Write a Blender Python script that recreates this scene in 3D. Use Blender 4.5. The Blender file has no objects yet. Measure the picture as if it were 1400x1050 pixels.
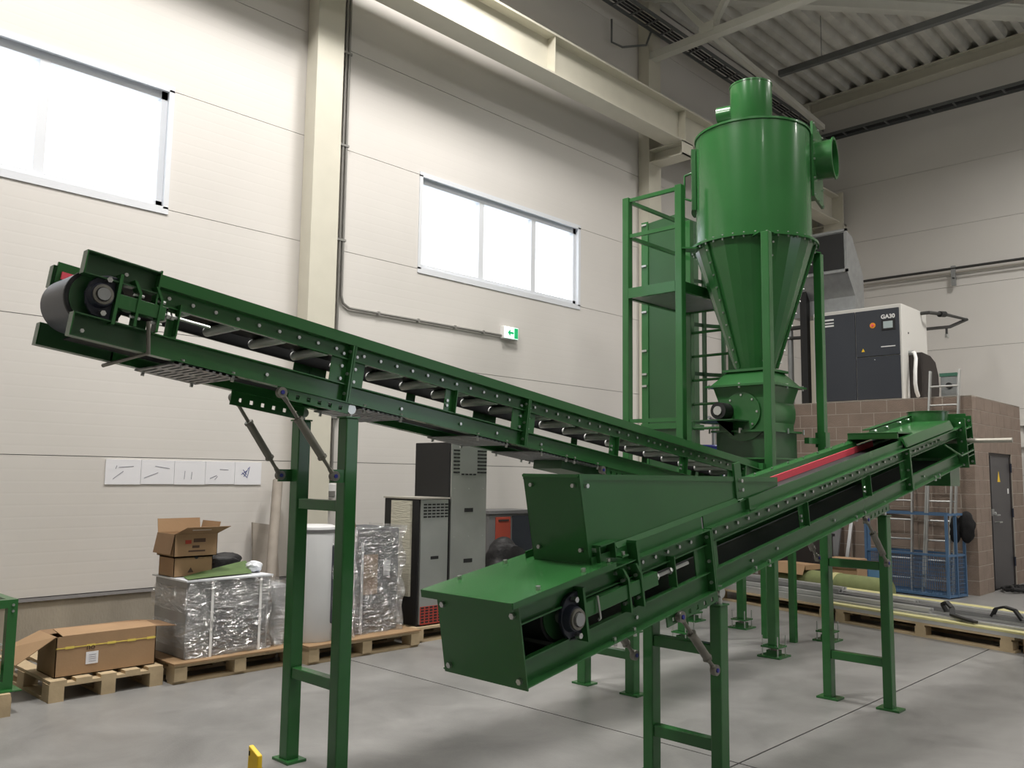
import bpy, bmesh, math, random
from mathutils import Vector, Matrix
random.seed(7)
R_ = math.radians
SC = bpy.context.scene
COL = SC.collection
# ------------------------------------------------------------------ camera
YAW, PITCH, ROLL, FPX = R_(43.9773), R_(6.07595), R_(0.747), 1177.33
fw = Vector((math.cos(YAW)*math.cos(PITCH), math.sin(YAW)*math.cos(PITCH), math.sin(PITCH)))
rt = Vector((math.sin(YAW), -math.cos(YAW), 0)); up = rt.cross(fw)
rt2 = rt*math.cos(ROLL)+up*math.sin(ROLL); up2 = up*math.cos(ROLL)-rt*math.sin(ROLL)
cd = bpy.data.cameras.new('camera'); cam = bpy.data.objects.new('camera', cd); COL.objects.link(cam)
cam.matrix_world = Matrix(((rt2.x, up2.x, -fw.x, 0), (rt2.y, up2.y, -fw.y, 0), (rt2.z, up2.z, -fw.z, 1.6), (0, 0, 0, 1)))
cd.sensor_fit = 'HORIZONTAL'; cd.sensor_width = 36; cd.lens = FPX/1400*36; cd.clip_end = 200; cd.clip_start = .05
SC.camera = cam
# ------------------------------------------------------------------ world, lights, exposure
W = bpy.data.worlds.new('overcast_sky'); SC.world = W; W.use_nodes = True
W.node_tree.nodes['Background'].inputs[0].default_value = (.86, .93, 1, 1)
W.node_tree.nodes['Background'].inputs[1].default_value = 3.0
SC.view_settings.view_transform = 'Standard'; SC.view_settings.look = 'None'
SC.view_settings.exposure = -0.05; SC.view_settings.gamma = 1.0; SC.view_settings.use_curve_mapping = False
SC.cycles.use_denoising = True
SC.cycles.max_bounces = 8; SC.cycles.diffuse_bounces = 4; SC.cycles.transparent_max_bounces = 12
LAMP = 260
def area(name, loc, rot, sx, sy, power, col, portal=False, spread=180):
    l = bpy.data.lights.new(name, 'AREA'); l.shape = 'RECTANGLE'; l.size = sx; l.size_y = sy
    l.energy = power; l.color = col; l.spread = R_(spread)
    if portal: l.cycles.is_portal = True
    o = bpy.data.objects.new(name, l); o.location = loc; o.rotation_euler = rot; COL.objects.link(o); return o
for x, y, k, sz in ((2.2, 4.9, 1.55, 1.1), (6.3, 5.4, 1.1, 1.1), (2.2, .8, .3, 1.1), (6.6, .6, .55, 1.1), (13.0, 1.2, 1.35, 1.1), (1.5, -3.4, .2, .4), (6.4, -2.6, .28, .4), (13.2, -3.6, .4, .4)):
    area('high_bay_lamp', (x, y, 8.7), (0, 0, 0), sz, sz, LAMP*k, (1, .965, .925), spread=160)
    area('added_ceiling_fill', (x, y, 8.78), (R_(180), 0, 0), .5, .5, LAMP*k*.10+6, (1, .97, .93))  # added upward fill that brightens deck and upper walls, not a known fixture
# ------------------------------------------------------------------ helpers
def s2l(c): return tuple(((v/255)/12.92 if v/255 <= .04045 else (((v/255)+.055)/1.055)**2.4) for v in c)
MATS = {}
def mat(name, rgb, rough=.5, metal=0, var=0, vscale=4, bump=0, bscale=40, coat=0, alpha=1, emit=0, rvar=0, stretch=None):
    m = bpy.data.materials.new(name); m.use_nodes = True; nt = m.node_tree; N = nt.nodes; L = nt.links
    b = N['Principled BSDF']; c = s2l(rgb) + (1,)
    b.inputs['Base Color'].default_value = c; b.inputs['Roughness'].default_value = rough; b.inputs['Metallic'].default_value = metal
    if coat: b.inputs['Coat Weight'].default_value = coat; b.inputs['Coat Roughness'].default_value = .08
    if alpha < 1: b.inputs['Alpha'].default_value = alpha
    if emit: b.inputs['Emission Color'].default_value = c; b.inputs['Emission Strength'].default_value = emit
    if var or bump or rvar:
        g = N.new('ShaderNodeNewGeometry'); mp = N.new('ShaderNodeMapping'); L.new(g.outputs['Position'], mp.inputs['Vector'])
        if stretch: mp.inputs['Scale'].default_value = stretch
    if var or rvar:
        n = N.new('ShaderNodeTexNoise'); n.inputs['Scale'].default_value = vscale; n.inputs['Detail'].default_value = 5
        L.new(mp.outputs[0], n.inputs['Vector'])
        if var:
            r = N.new('ShaderNodeValToRGB'); r.color_ramp.elements[0].position = .3; r.color_ramp.elements[1].position = .7
            r.color_ramp.elements[0].color = tuple(v*(1-var) for v in c[:3]) + (1,)
            r.color_ramp.elements[1].color = tuple(min(1, v*(1+var)) for v in c[:3]) + (1,)
            L.new(n.outputs['Fac'], r.inputs['Fac']); L.new(r.outputs['Color'], b.inputs['Base Color'])
        if rvar:
            q = N.new('ShaderNodeMapRange'); q.inputs['To Min'].default_value = rough-rvar; q.inputs['To Max'].default_value = rough+rvar
            L.new(n.outputs['Fac'], q.inputs['Value']); L.new(q.outputs[0], b.inputs['Roughness'])
    if bump:
        n2 = N.new('ShaderNodeTexNoise'); n2.inputs['Scale'].default_value = bscale; n2.inputs['Detail'].default_value = 4
        L.new(mp.outputs[0], n2.inputs['Vector'])
        bp = N.new('ShaderNodeBump'); bp.inputs['Strength'].default_value = bump; bp.inputs['Distance'].default_value = .02
        L.new(n2.outputs['Fac'], bp.inputs['Height']); L.new(bp.outputs[0], b.inputs['Normal'])
    MATS[name] = m; return m
def panel_mat(name, rgb, axis_rib=True, rough=.38):
    m = mat(name, rgb, rough, var=.03, vscale=.7); nt = m.node_tree; N = nt.nodes; L = nt.links
    g = N.new('ShaderNodeNewGeometry'); sx = N.new('ShaderNodeSeparateXYZ'); L.new(g.outputs['Position'], sx.inputs[0])
    a = N.new('ShaderNodeMath'); a.operation = 'PINGPONG'; a.inputs[1].default_value = .05; L.new(sx.outputs['Z'], a.inputs[0])
    q = N.new('ShaderNodeMapRange'); q.inputs['From Min'].default_value = .0; q.inputs['From Max'].default_value = .012; L.new(a.outputs[0], q.inputs['Value'])
    bp = N.new('ShaderNodeBump'); bp.inputs['Strength'].default_value = .13; bp.inputs['Distance'].default_value = .002
    L.new(q.outputs[0], bp.inputs['Height']); L.new(bp.outputs[0], N['Principled BSDF'].inputs['Normal']); return m
panel_mat('panel', (211, 207, 202)); mat('panel_back', (210, 207, 202), .45, var=.03, vscale=.7)
mat('seam', (90, 90, 90), .8); mat('steel_cream', (205, 201, 186), .45, var=.03)
mat('steel_white', (200, 199, 190), .5, var=.04, vscale=2); mat('deck', (205, 203, 195), .55, var=.12, vscale=3)
mat('plinth', (158, 150, 136), .85, var=.16, vscale=3, bump=.2, bscale=60, stretch=(1, 1, .4)); mat('flashing', (66, 62, 60), .5)
mat('concrete', (132, 131, 129), .38, var=.24, vscale=1.7, bump=.06, bscale=90, rvar=.12); mat('joint', (70, 70, 68), .9)
for nd in MATS['concrete'].node_tree.nodes:
    if nd.bl_idname == 'ShaderNodeTexNoise' and nd.inputs['Scale'].default_value < 10: nd.inputs['Detail'].default_value = 12; nd.inputs['Roughness'].default_value = .72; nd.inputs['Distortion'].default_value = .6
mat('block', (136, 120, 108), .9, var=.1, vscale=5, bump=.35, bscale=70); mat('mortar', (182, 172, 160), .95)
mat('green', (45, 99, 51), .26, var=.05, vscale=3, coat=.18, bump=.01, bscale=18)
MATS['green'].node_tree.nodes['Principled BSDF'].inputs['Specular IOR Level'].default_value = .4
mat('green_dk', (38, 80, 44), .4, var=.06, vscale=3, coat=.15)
mat('red_rubber', (250, 92, 110), .5); mat('rubber', (24, 25, 28), .6, var=.1); mat('drum_rubber', (96, 98, 104), .42, var=.08)
mat('bearing', (34, 38, 52), .45); mat('zinc', (196, 198, 196), .28, metal=.9); mat('roller', (240, 240, 238), .3, metal=0)
mat('strut_grey', (120, 118, 110), .45, metal=.6, var=.1, vscale=20); mat('blue_cap', (30, 36, 130), .4)
mat('galv', (150, 152, 152), .38, metal=.55, var=.1, vscale=8); mat('dark_grey', (46, 50, 58), .4); mat('off_white', (214, 212, 206), .45)
mat('black', (20, 20, 21), .55); mat('brown_black', (42, 36, 33), .7); mat('ali', (190, 190, 188), .35, metal=.7)
mat('white', (232, 232, 230), .5); mat('orange', (238, 150, 30), .4); mat('yellow', (240, 200, 30), .45); mat('screen', (176, 190, 190), .2)
mat('card', (160, 130, 98), .85, var=.06, vscale=6, bump=.05); mat('card_dk', (136, 108, 80), .85, var=.06, vscale=6); mat('tape', (222, 200, 96), .35)
mat('wood', (182, 162, 130), .8, var=.14, vscale=7, bump=.1, stretch=(1, .3, 1)); mat('wood_dk', (132, 108, 80), .85, var=.16, vscale=7)
mat('ply', (150, 122, 90), .8, var=.1, vscale=4); mat('blue', (74, 104, 136), .5, var=.08); mat('blue_drum', (24, 36, 128), .35)
mat('stainless', (172, 174, 170), .36, metal=.75, var=.1, vscale=2.5, rvar=.06); mat('vent_red', (170, 62, 50), .6); mat('foam', (206, 202, 184), .8, bump=.6, bscale=30, stretch=(.3, .3, 3))
mat('crate_grey', (148, 150, 152), .5, var=.1, vscale=6); mat('wrap_dark', (58, 62, 70), .4, var=.2, vscale=6)
mat('white_tank', (206, 207, 208), .3, var=.03); mat('grey_tube', (150, 142, 132), .8, var=.1, vscale=8); mat('green_cloth', (82, 104, 60), .8, var=.15, vscale=10)
mat('bag_black', (24, 23, 24), .6, var=.2, bump=.5, bscale=14); mat('grey_cab', (104, 104, 104), .5); mat('red_drawer', (156, 66, 50), .5)
mat('pipe_dark', (62, 62, 60), .5, metal=.3); mat('pipe_light', (170, 166, 156), .45, metal=.3); mat('door_grey', (66, 64, 66), .5, var=.04)
mat('profile', (186, 186, 184), .4, metal=.35, var=.12, vscale=5, stretch=(1, .2, 1)); mat('profile_dk', (140, 140, 140), .4, metal=.4, var=.12, vscale=5)
mat('pale_yellow', (196, 190, 138), .6, var=.08); mat('olive', (120, 128, 84), .8, var=.15, vscale=6); mat('exit_green', (20, 150, 90), .4, emit=1.0); mat('exit_white', (215, 255, 240), .4, emit=1.6)
mat('cloth_black', (20, 19, 20), .95, bump=.3, bscale=40); mat('paper', (228, 228, 232), .7); mat('ink', (150, 150, 160), .7); mat('ink_blue', (76, 84, 140), .7); mat('print_red', (168, 66, 52), .8); mat('print_dk', (82, 62, 50), .8)
mat('conduit', (150, 148, 144), .4, metal=.4); mat('frame_white', (216, 219, 224), .4); mat('light_green_box', (60, 110, 90), .5); mat('blue_board', (86, 128, 160), .7, var=.06); mat('tray', (112, 114, 114), .45, metal=.5); mat('cable', (30, 30, 32), .6)
def glass_mat():
    m = bpy.data.materials.new('pane_glass'); m.use_nodes = True; nt = m.node_tree; nt.nodes.clear()
    o = nt.nodes.new('ShaderNodeOutputMaterial'); t = nt.nodes.new('ShaderNodeBsdfTransparent'); g = nt.nodes.new('ShaderNodeBsdfGlossy'); x = nt.nodes.new('ShaderNodeMixShader')
    g.inputs['Roughness'].default_value = .02; x.inputs[0].default_value = .06
    nt.links.new(t.outputs[0], x.inputs[1]); nt.links.new(g.outputs[0], x.inputs[2]); nt.links.new(x.outputs[0], o.inputs[0]); MATS['glass'] = m
glass_mat()
def film_mat():
    m = bpy.data.materials.new('stretch_film'); m.use_nodes = True; nt = m.node_tree; nt.nodes.clear(); L = nt.links
    o = nt.nodes.new('ShaderNodeOutputMaterial'); t = nt.nodes.new('ShaderNodeBsdfTransparent'); g = nt.nodes.new('ShaderNodeBsdfGlossy'); d = nt.nodes.new('ShaderNodeBsdfDiffuse')
    x = nt.nodes.new('ShaderNodeMixShader'); y = nt.nodes.new('ShaderNodeMixShader'); tx = nt.nodes.new('ShaderNodeTexNoise'); bp = nt.nodes.new('ShaderNodeBump')
    ge = nt.nodes.new('ShaderNodeNewGeometry'); mp = nt.nodes.new('ShaderNodeMapping'); mp.inputs['Scale'].default_value = (1, 1, 2.6); mp.inputs['Rotation'].default_value = (.2, .5, 0)
    L.new(ge.outputs['Position'], mp.inputs[0]); L.new(mp.outputs[0], tx.inputs['Vector'])
    tx.inputs['Scale'].default_value = 7; tx.inputs['Detail'].default_value = 6; tx.inputs['Distortion'].default_value = 1.2
    bp.inputs['Strength'].default_value = 1; bp.inputs['Distance'].default_value = .16; L.new(tx.outputs['Fac'], bp.inputs['Height']); L.new(bp.outputs[0], g.inputs['Normal'])
    g.inputs['Roughness'].default_value = .16; d.inputs['Color'].default_value = (.8, .8, .8, 1); x.inputs[0].default_value = .8; y.inputs[0].default_value = .42
    L.new(d.outputs[0], x.inputs[1]); L.new(g.outputs[0], x.inputs[2]); L.new(t.outputs[0], y.inputs[1]); L.new(x.outputs[0], y.inputs[2]); L.new(y.outputs[0], o.inputs[0]); MATS['film'] = m
film_mat()
OFF = {}
def wl(o): return OFF.get(o.name, Vector((0, 0, 0)))
def tag(o, label=None, cat=None, group=None, kind=None):
    for k, v in (('label', label), ('category', cat), ('group', group), ('kind', kind)):
        if v: o[k] = v
    return o
def thing(name, label, cat, loc=(0, 0, 0), group=None):
    o = bpy.data.objects.new(name, None); o.location = loc; o.empty_display_size = .1; COL.objects.link(o); OFF[o.name] = Vector(loc)
    return tag(o, label, cat, group)
def link(name, me, parent=None, loc=(0, 0, 0), rot=None):
    o = bpy.data.objects.new(name, me); COL.objects.link(o); w = Vector(loc)
    o.location = w - (wl(parent) if parent else Vector((0, 0, 0)))
    if rot: o.rotation_euler = rot
    if parent: o.parent = parent
    OFF[o.name] = w; return o
class MB:
    def __init__(s): s.v = []; s.f = []
    def add(s, vs, fs):
        k = len(s.v); s.v += [tuple(p) for p in vs]; s.f += [tuple(i+k for i in f) for f in fs]; return s
    def box(s, x0, x1, y0, y1, z0, z1, M=None):
        vs = [(x, y, z) for z in (z0, z1) for y in (y0, y1) for x in (x0, x1)]
        if M is not None: vs = [M(*p) if callable(M) else M @ Vector(p) for p in vs]
        return s.add(vs, [(0, 2, 3, 1), (4, 5, 7, 6), (0, 1, 5, 4), (2, 6, 7, 3), (0, 4, 6, 2), (1, 3, 7, 5)])
    def prism(s, poly, a, b, fn):
        n = len(poly); vs = [fn(a, *p) for p in poly] + [fn(b, *p) for p in poly]
        return s.add(vs, [tuple(range(n))[::-1], tuple(range(n, 2*n))] + [(i, (i+1) % n, n+(i+1) % n, n+i) for i in range(n)])
    def hull8(s, a, b):   # two quads
        return s.add(list(a)+list(b), [(3, 2, 1, 0), (4, 5, 6, 7)] + [(i, (i+1) % 4, 4+(i+1) % 4, 4+i) for i in range(4)])
    def cyl(s, p0, p1, r0, r1=None, n=16, cap=True):
        r1 = r0 if r1 is None else r1; p0 = Vector(p0); p1 = Vector(p1); d = (p1-p0).normalized()
        u = d.cross(Vector((0, 0, 1)) if abs(d.z) < .9 else Vector((1, 0, 0))).normalized(); w = d.cross(u)
        vs = []
        for p, r in ((p0, r0), (p1, r1)):
            vs += [p+u*(r*math.cos(2*math.pi*i/n))+w*(r*math.sin(2*math.pi*i/n)) for i in range(n)]
        fs = [(i, (i+1) % n, n+(i+1) % n, n+i) for i in range(n)]
        if cap: fs += [tuple(range(n))[::-1], tuple(range(n, 2*n))]
        return s.add(vs, fs)
    def ring(s, p0, p1, ro, ri, n=20):
        p0 = Vector(p0); p1 = Vector(p1); d = (p1-p0).normalized(); u = d.cross(Vector((0, 0, 1)) if abs(d.z) < .9 else Vector((1, 0, 0))).normalized(); w = d.cross(u); vs = []
        for p, r in ((p0, ro), (p1, ro), (p1, ri), (p0, ri)):
            vs += [p+u*(r*math.cos(2*math.pi*i/n))+w*(r*math.sin(2*math.pi*i/n)) for i in range(n)]
        return s.add(vs, [(k*n+i, k*n+(i+1) % n, ((k+1) % 4)*n+(i+1) % n, ((k+1) % 4)*n+i) for k in range(4) for i in range(n)])
    def tube(s, pts, r, n=8):
        pts = [Vector(p) for p in pts]; vs = []; m = len(pts); ref = None
        for i, p in enumerate(pts):
            d = ((pts[min(i+1, m-1)]-p).normalized()+(p-pts[max(i-1, 0)]).normalized()).normalized()
            if ref is None: ref = d.cross(Vector((0, 0, 1)) if abs(d.z) < .9 else Vector((1, 0, 0))).normalized()
            u = (ref-d*ref.dot(d)).normalized(); ref = u; w = d.cross(u)
            rr = r[i] if isinstance(r, (list, tuple)) else r
            vs += [p+u*(rr*math.cos(2*math.pi*k/n))+w*(rr*math.sin(2*math.pi*k/n)) for k in range(n)]
        fs = [(j*n+k, j*n+(k+1) % n, (j+1)*n+(k+1) % n, (j+1)*n+k) for j in range(m-1) for k in range(n)]
        return s.add(vs, fs+[tuple(range(n))[::-1], tuple(range((m-1)*n, m*n))])
    def bar(s, p0, p1, w, h, upv=(0, 0, 1)):   # rectangular bar along a line
        p0 = Vector(p0); p1 = Vector(p1); d = (p1-p0).normalized(); u = d.cross(Vector(upv)).normalized(); v = u.cross(d)
        q = lambda p: [p-u*w/2-v*h/2, p+u*w/2-v*h/2, p+u*w/2+v*h/2, p-u*w/2+v*h/2]
        return s.hull8(q(p0), q(p1))
    def lathe(s, c, prof, n=32, cap=False):
        c = Vector(c); vs = [c+Vector((r*math.cos(2*math.pi*i/n), r*math.sin(2*math.pi*i/n), z)) for r, z in prof for i in range(n)]
        m = len(prof); fs = [(j*n+i, j*n+(i+1) % n, (j+1)*n+(i+1) % n, (j+1)*n+i) for j in range(m-1) for i in range(n)]
        if cap: fs += [tuple(range(n))[::-1], tuple(range((m-1)*n, m*n))]
        return s.add(vs, fs)
    def mesh(s, name, m, smooth=None, off=(0, 0, 0)):
        me = bpy.data.meshes.new(name); o = Vector(off); me.from_pydata([tuple(Vector(p)-o) for p in s.v], [], s.f)
        bm = bmesh.new(); bm.from_mesh(me); bmesh.ops.recalc_face_normals(bm, faces=bm.faces); bm.to_mesh(me); bm.free()
        me.materials.append(MATS[m])
        if smooth:
            me.polygons.foreach_set('use_smooth', [True]*len(me.polygons)); me.set_sharp_from_angle(angle=R_(smooth))
        me.update(); return me
    def build(s, name, m, parent=None, bevel=0, smooth=None, label=None, kind=None):
        o = wl(parent) if parent else Vector((0, 0, 0)); me = s.mesh(name, m, smooth, o)
        ob = bpy.data.objects.new(name, me); COL.objects.link(ob)
        if parent: ob.parent = parent
        OFF[ob.name] = o.copy()
        if bevel:
            b = ob.modifiers.new('edge', 'BEVEL'); b.width = bevel; b.segments = 2; b.limit_method = 'ANGLE'; b.angle_limit = R_(50)
        if label: ob['label'] = label
        if kind: ob['kind'] = kind
        return ob
def text(name, body, size, loc, rot, m, parent, ext=.002, align='CENTER', bold=0):
    c = bpy.data.curves.new(name, 'FONT'); c.body = body; c.size = size; c.extrude = ext; c.align_x = align; c.align_y = 'CENTER'; c.offset = bold
    o = bpy.data.objects.new(name, c); COL.objects.link(o); o.rotation_euler = rot; bpy.context.view_layer.update()
    dg = bpy.context.evaluated_depsgraph_get(); me = bpy.data.meshes.new_from_object(o.evaluated_get(dg)); bpy.data.objects.remove(o)
    me.materials.clear(); me.materials.append(MATS[m]); return link(name, me, parent, loc, rot)
XYZ = lambda a, p, q: (a, p, q)          # extrude along X, poly = (y,z)
YXZ = lambda a, p, q: (p, a, q)          # extrude along Y, poly = (x,z)
ZXY = lambda a, p, q: (p, q, a)
FY = (R_(90), 0, 0)                      # text facing -Y
FX = (R_(90), 0, R_(-90))                # text facing -X

# ================================================================== ROOM
YL, XB, YR, XF = 8.0, 17.4, -9.0, -7.0
# floor slabs (saw joints recessed)
fl = MB().box(XF, XB, YR, YL, -.25, -.02).build('floor', 'joint', kind='structure')
jx = [XF, -1.6, 4.555, 10.8, XB]; jy = [YR, -3.6, 2.575, YL]
for i in range(len(jx)-1):
    for j in range(len(jy)-1):
        g = .006
        MB().box(jx[i]+g, jx[i+1]-g, jy[j]+g, jy[j+1]-g, -.02, 0).build('slab', 'concrete', fl)
ROWS = [.53, 1.722, 2.912, 4.10, 5.285, 6.475, 7.665, 8.855, 9.75]
BAYS = [XF, -1.0, 5.1, 11.2, XB]
WIN = {1: (.42, 3.46), 2: (6.63, 9.68)}
wlft = MB().box(XF, XB, YL+.1, YL+.12, 0, .5).build('wall_left', 'seam', kind='structure')
for b in range(4):
    for r in range(8):
        z0, z1 = ROWS[r], ROWS[r+1]; xs = [(BAYS[b], BAYS[b+1])]
        if r == 3 and b in WIN: xs = [(BAYS[b], WIN[b][0]), (WIN[b][1], BAYS[b+1])]
        for x0, x1 in xs:
            MB().box(x0+.002, x1-.002, YL, YL+.12, z0+.003, z1-.003).build('panel', 'panel', wlft)
            MB().box(x0, x1, YL+.012, YL+.1, z0-.003, z0+.003).build('seam_strip', 'seam', wlft)
MB().box(XF, XB, YL-.02, YL+.1, 0, .505).build('baseboard_left', 'plinth', kind='structure')
fl_ = MB().prism([(YL-.04, .503), (YL-.012, .527), (YL+.02, .527), (YL+.02, .503)], XF, XB, XYZ).build('trim_1', 'flashing', kind='structure')
wb = MB().box(XB+.1, XB+.12, YR, YL+.12, 0, .5).build('wall_back', 'seam', kind='structure')
for r in range(-1, 8):
    z0 = 0 if r < 0 else ROWS[r]; z1 = ROWS[r+1]
    if r == 7: z1 = 10.2
    for y0, y1 in ((YR, -3.4), (-3.4, 2.3), (2.3, YL)):
        MB().box(XB, XB+.12, y0+.002, y1-.002, z0+.003, z1-.003).build('panel', 'panel_back', wb)
MB().box(XB+.012, XB+.1, YR, YL, 0, 10).build('seam_backing', 'seam', wb)
# windows
def window(n, x0, x1, z0, z1, mull):
    t = MB()
    w = .06; y0, y1 = YL-.012, YL+.13
    t.box(x0-.03, x1+.03, y0, YL+.004, z1-.02, z1+.04); t.box(x0-.03, x1+.03, y0, YL+.004, z0-.05, z0+.02)
    t.box(x0-.03, x0+.02, y0, YL+.004, z0, z1); t.box(x1-.02, x1+.03, y0, YL+.004, z0, z1)
    o = t.build('window_%d' % n, 'frame_white', kind='structure')
    f = MB()
    f.box(x0, x1, YL+.05, y1, z1-.09, z1); f.box(x0, x1, YL+.05, y1, z0, z0+.08); f.box(x0, x0+.07, YL+.05, y1, z0, z1); f.box(x1-.07, x1, YL+.05, y1, z0, z1)
    f.box(x0, x1, YL, YL+.05, z1-.012, z1); f.box(x0, x1, YL, YL+.05, z0, z0+.012); f.box(x0, x0+.012, YL, YL+.05, z0, z1); f.box(x1-.012, x1, YL, YL+.05, z0, z1)
    f.build('window_frame', 'frame_white', o)
    for m in mull: MB().box(m-.045, m+.045, YL+.05, y1, z0+.08, z1-.09).build('mullion', 'frame_white', o)
    es = [x0+.05]+list(mull)+[x1-.05]
    for i in range(len(es)-1): MB().box(es[i]+.03, es[i+1]-.03, YL+.09, YL+.096, z0+.06, z1-.07).build('pane', 'glass', o)
    area('daylight_portal', ((x0+x1)/2, YL+.2, (z0+z1)/2), (R_(-90), 0, 0), x1-x0, z1-z0, 10, (1, 1, 1), portal=True)
window(1, .42, 3.46, 4.10, 5.285, (1.3, 2.35)); window(2, 6.63, 9.68, 4.10, 5.285, (7.72, 8.74))
# walls behind and beside the camera, with daylight windows in the right wall
wr = MB()
for x0, x1, z0, z1 in ((XF, XB, 0, 1.2), (XF, XB, 4.0, 10.4), (XF, 11, 1.2, 4.0), (15.5, XB, 1.2, 4.0)): wr.box(x0, x1, YR-.15, YR, z0, z1)
wr.build('wall_right', 'panel_back', kind='structure')
o = MB()
for q in (11.03, 12.5, 14, 15.47): o.box(q-.03, q+.03, YR-.1, YR-.04, 1.2, 4.0)
o.box(11, 15.5, YR-.1, YR-.04, 1.2, 1.26); o.box(11, 15.5, YR-.1, YR-.04, 3.94, 4.0); o = o.build('window_3', 'frame_white', kind='structure')
MB().box(11.06, 15.44, YR-.075, YR-.07, 1.26, 3.94).build('pane', 'glass', o)
area('daylight_portal', (13.25, YR-.25, 2.6), (R_(90), 0, 0), 4.5, 2.8, 10, (1, 1, 1), portal=True)
MB().box(XF-.15, XF, YR, YL, 0, 10.4).build('wall_front', 'panel_back', kind='structure')
# ceiling: trapezoid deck, ribs along X
ZD = lambda y: 9.62+.029*(YL-y)
pf = []; y = YR; P = .325
while y < YL+P:
    for dy, dz in ((0, 0), (.11, 0), (.165, .15), (.27, .15)): pf.append((y+dy, ZD(y+dy)+dz))
    y += P
n = len(pf); vs = [(x, p, q) for x in (XF, XB+.1) for p, q in pf]
MB().add(vs, [(i, i+1, n+i+1, n+i) for i in range(n-1)]).build('ceiling', 'deck', kind='structure')
MB().box(XF, XB+.1, YR-.1, YL+.1, 10.5, 10.6).build('ceiling_cover', 'black', bpy.data.objects['ceiling'])
MB().box(XF, XB, YL, YL+.12, 9.6, 10.5).build('panel', 'panel', wlft)
MB().box(XB, XB+.12, YR, YL, 10.2, 10.5).build('panel', 'panel_back', wb)
# ------------------------------------------------------------------ steel frame
def hbeam_v(m, x, yf, yb, w, z0, z1, t=.016):   # column: flanges front/back
    m.box(x, x+w, yf, yf+t, z0, z1); m.box(x, x+w, yb-t, yb, z0, z1); m.box(x+.03, x+w-.03, yf+t, yb-t, z0, z1)
for k, (x, lab) in enumerate(((4.947, 'tall cream steel column between the two high windows'), (11.19, 'cream steel column carrying the crane beam behind the platform tower'), (17.1, 'cream steel column in the far corner behind the cyclone'))):
    t = thing('steel_column', lab, 'column', (x+.17, 7.89, 0))
    m = MB(); m.box(x, x+.34, 7.785, 7.803, 0, 9.6); m.box(x, x+.34, 7.975, 7.99, 0, 9.6); m.box(x+.0, x+.03, 7.803, 7.975, 0, 9.6); m.build('shaft', 'steel_cream', t)
    MB().box(x-.04, x+.38, 7.75, 7.99, 0, .025).build('base_plate', 'steel_cream', t)
    if k:
        q = MB(); q.box(x+.02, x+.32, 7.16, 7.785, 6.86, 6.88); q.box(x+.02, x+.32, 7.16, 7.785, 6.66, 6.68); q.box(x+.16, x+.18, 7.2, 7.785, 6.68, 6.86); q.box(x+.02, x+.32, 7.16, 7.18, 6.66, 6.88); q.build('crane_bracket', 'steel_cream', t)
        b = MB()
        for z in (4.0, 4.5, 5.0): b.cyl((x-.01, 7.9, z), (x+.0, 7.9, z), .02, n=8)
        b.build('bolts', 'zinc', t, kind='stuff')
cb = thing('crane_runway_beam', 'long cream crane beam running along the windowed wall', 'beam', (11, 7.34, 6.88))
MB().box(-1, 17.15, 7.18, 7.50, 6.88, 6.905).build('bottom_flange', 'steel_cream', cb); MB().box(-1, 17.15, 7.33, 7.35, 6.905, 7.42).build('web', 'steel_cream', cb)
MB().box(-1, 17.15, 7.18, 7.50, 7.42, 7.45).build('top_flange', 'steel_cream', cb); MB().box(-1, 17.1, 7.31, 7.37, 7.45, 7.51).build('crane_rail', 'steel_cream', cb)
for x in (2, 5.1, 8.2, 11.35, 14.3): MB().box(x, x+.015, 7.2, 7.48, 6.905, 7.42).build('stiffener', 'steel_cream', cb)
MB().box(17.1, 17.13, 7.1, 7.52, 6.7, 7.5).build('end_stop', 'steel_cream', cb)
# truss at x=11.3
tr = thing('roof_truss', 'white steel roof truss springing from the column beside the cyclone', 'truss', (11.3, 4, 8.45))
MB().box(11.22, 11.38, YR, 7.8, 8.42, 8.54).build('bottom_chord', 'steel_white', tr); MB().prism([(7.8, 9.45), (YR, 9.9), (YR, 10.04), (7.8, 9.6)], 11.22, 11.38, XYZ).build('top_chord', 'steel_white', tr)
for i, (ya, yb) in enumerate(((6.72, 7.5), (6.72, 6.0), (5.0, 6.0), (5.0, 4.1), (3.0, 4.1), (3.0, 2.0))): MB().bar((11.3, ya, 8.52), (11.3, yb, ZD(yb)-.12), .09, .09, (1, 0, 0)).build('web_member', 'steel_white', tr)
MB().box(11.21, 11.39, 6.6, 6.85, 8.5, 8.66).build('gusset', 'steel_white', tr)
lb = thing('brace_tube', 'white brace tube running from truss node toward the far corner', 'brace', (14, 6.8, 8.5)); MB().bar((11.3, 6.7, 8.52), (16.0, 7.0, 8.52), .09, .09).build('tube', 'steel_white', lb)
wbz = thing('diagonal_roof_beam', 'pale diagonal roof beam crossing under the ribbed deck', 'beam', (13.6, 5.3, 9.4))
d0 = Vector((10.9, 7.72, 9.42)); d1 = Vector((17.3, 2.18, 9.5))
for nm, dz, w, h in (('top_flange', .1, .16, .02), ('web', 0, .02, .2), ('bottom_flange', -.1, .16, .02)): MB().bar(d0+Vector((0, 0, dz)), d1+Vector((0, 0, dz)), w, h).build(nm, 'steel_white', wbz)
eb = thing('edge_beam', 'cream edge beam under the roof deck along the far wall', 'beam', (17.25, 3, 9.4))
MB().prism([(17.1, 0), (17.1, .02), (17.24, .02), (17.24, .24), (17.1, .24), (17.1, .26), (17.39, .26), (17.39, 0)], 0, 1, lambda a, p, q: (p, 7.95 if a == 0 else YR, q+(9.36 if a == 0 else 9.36+.029*17))).build('channel', 'steel_cream', eb)
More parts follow.
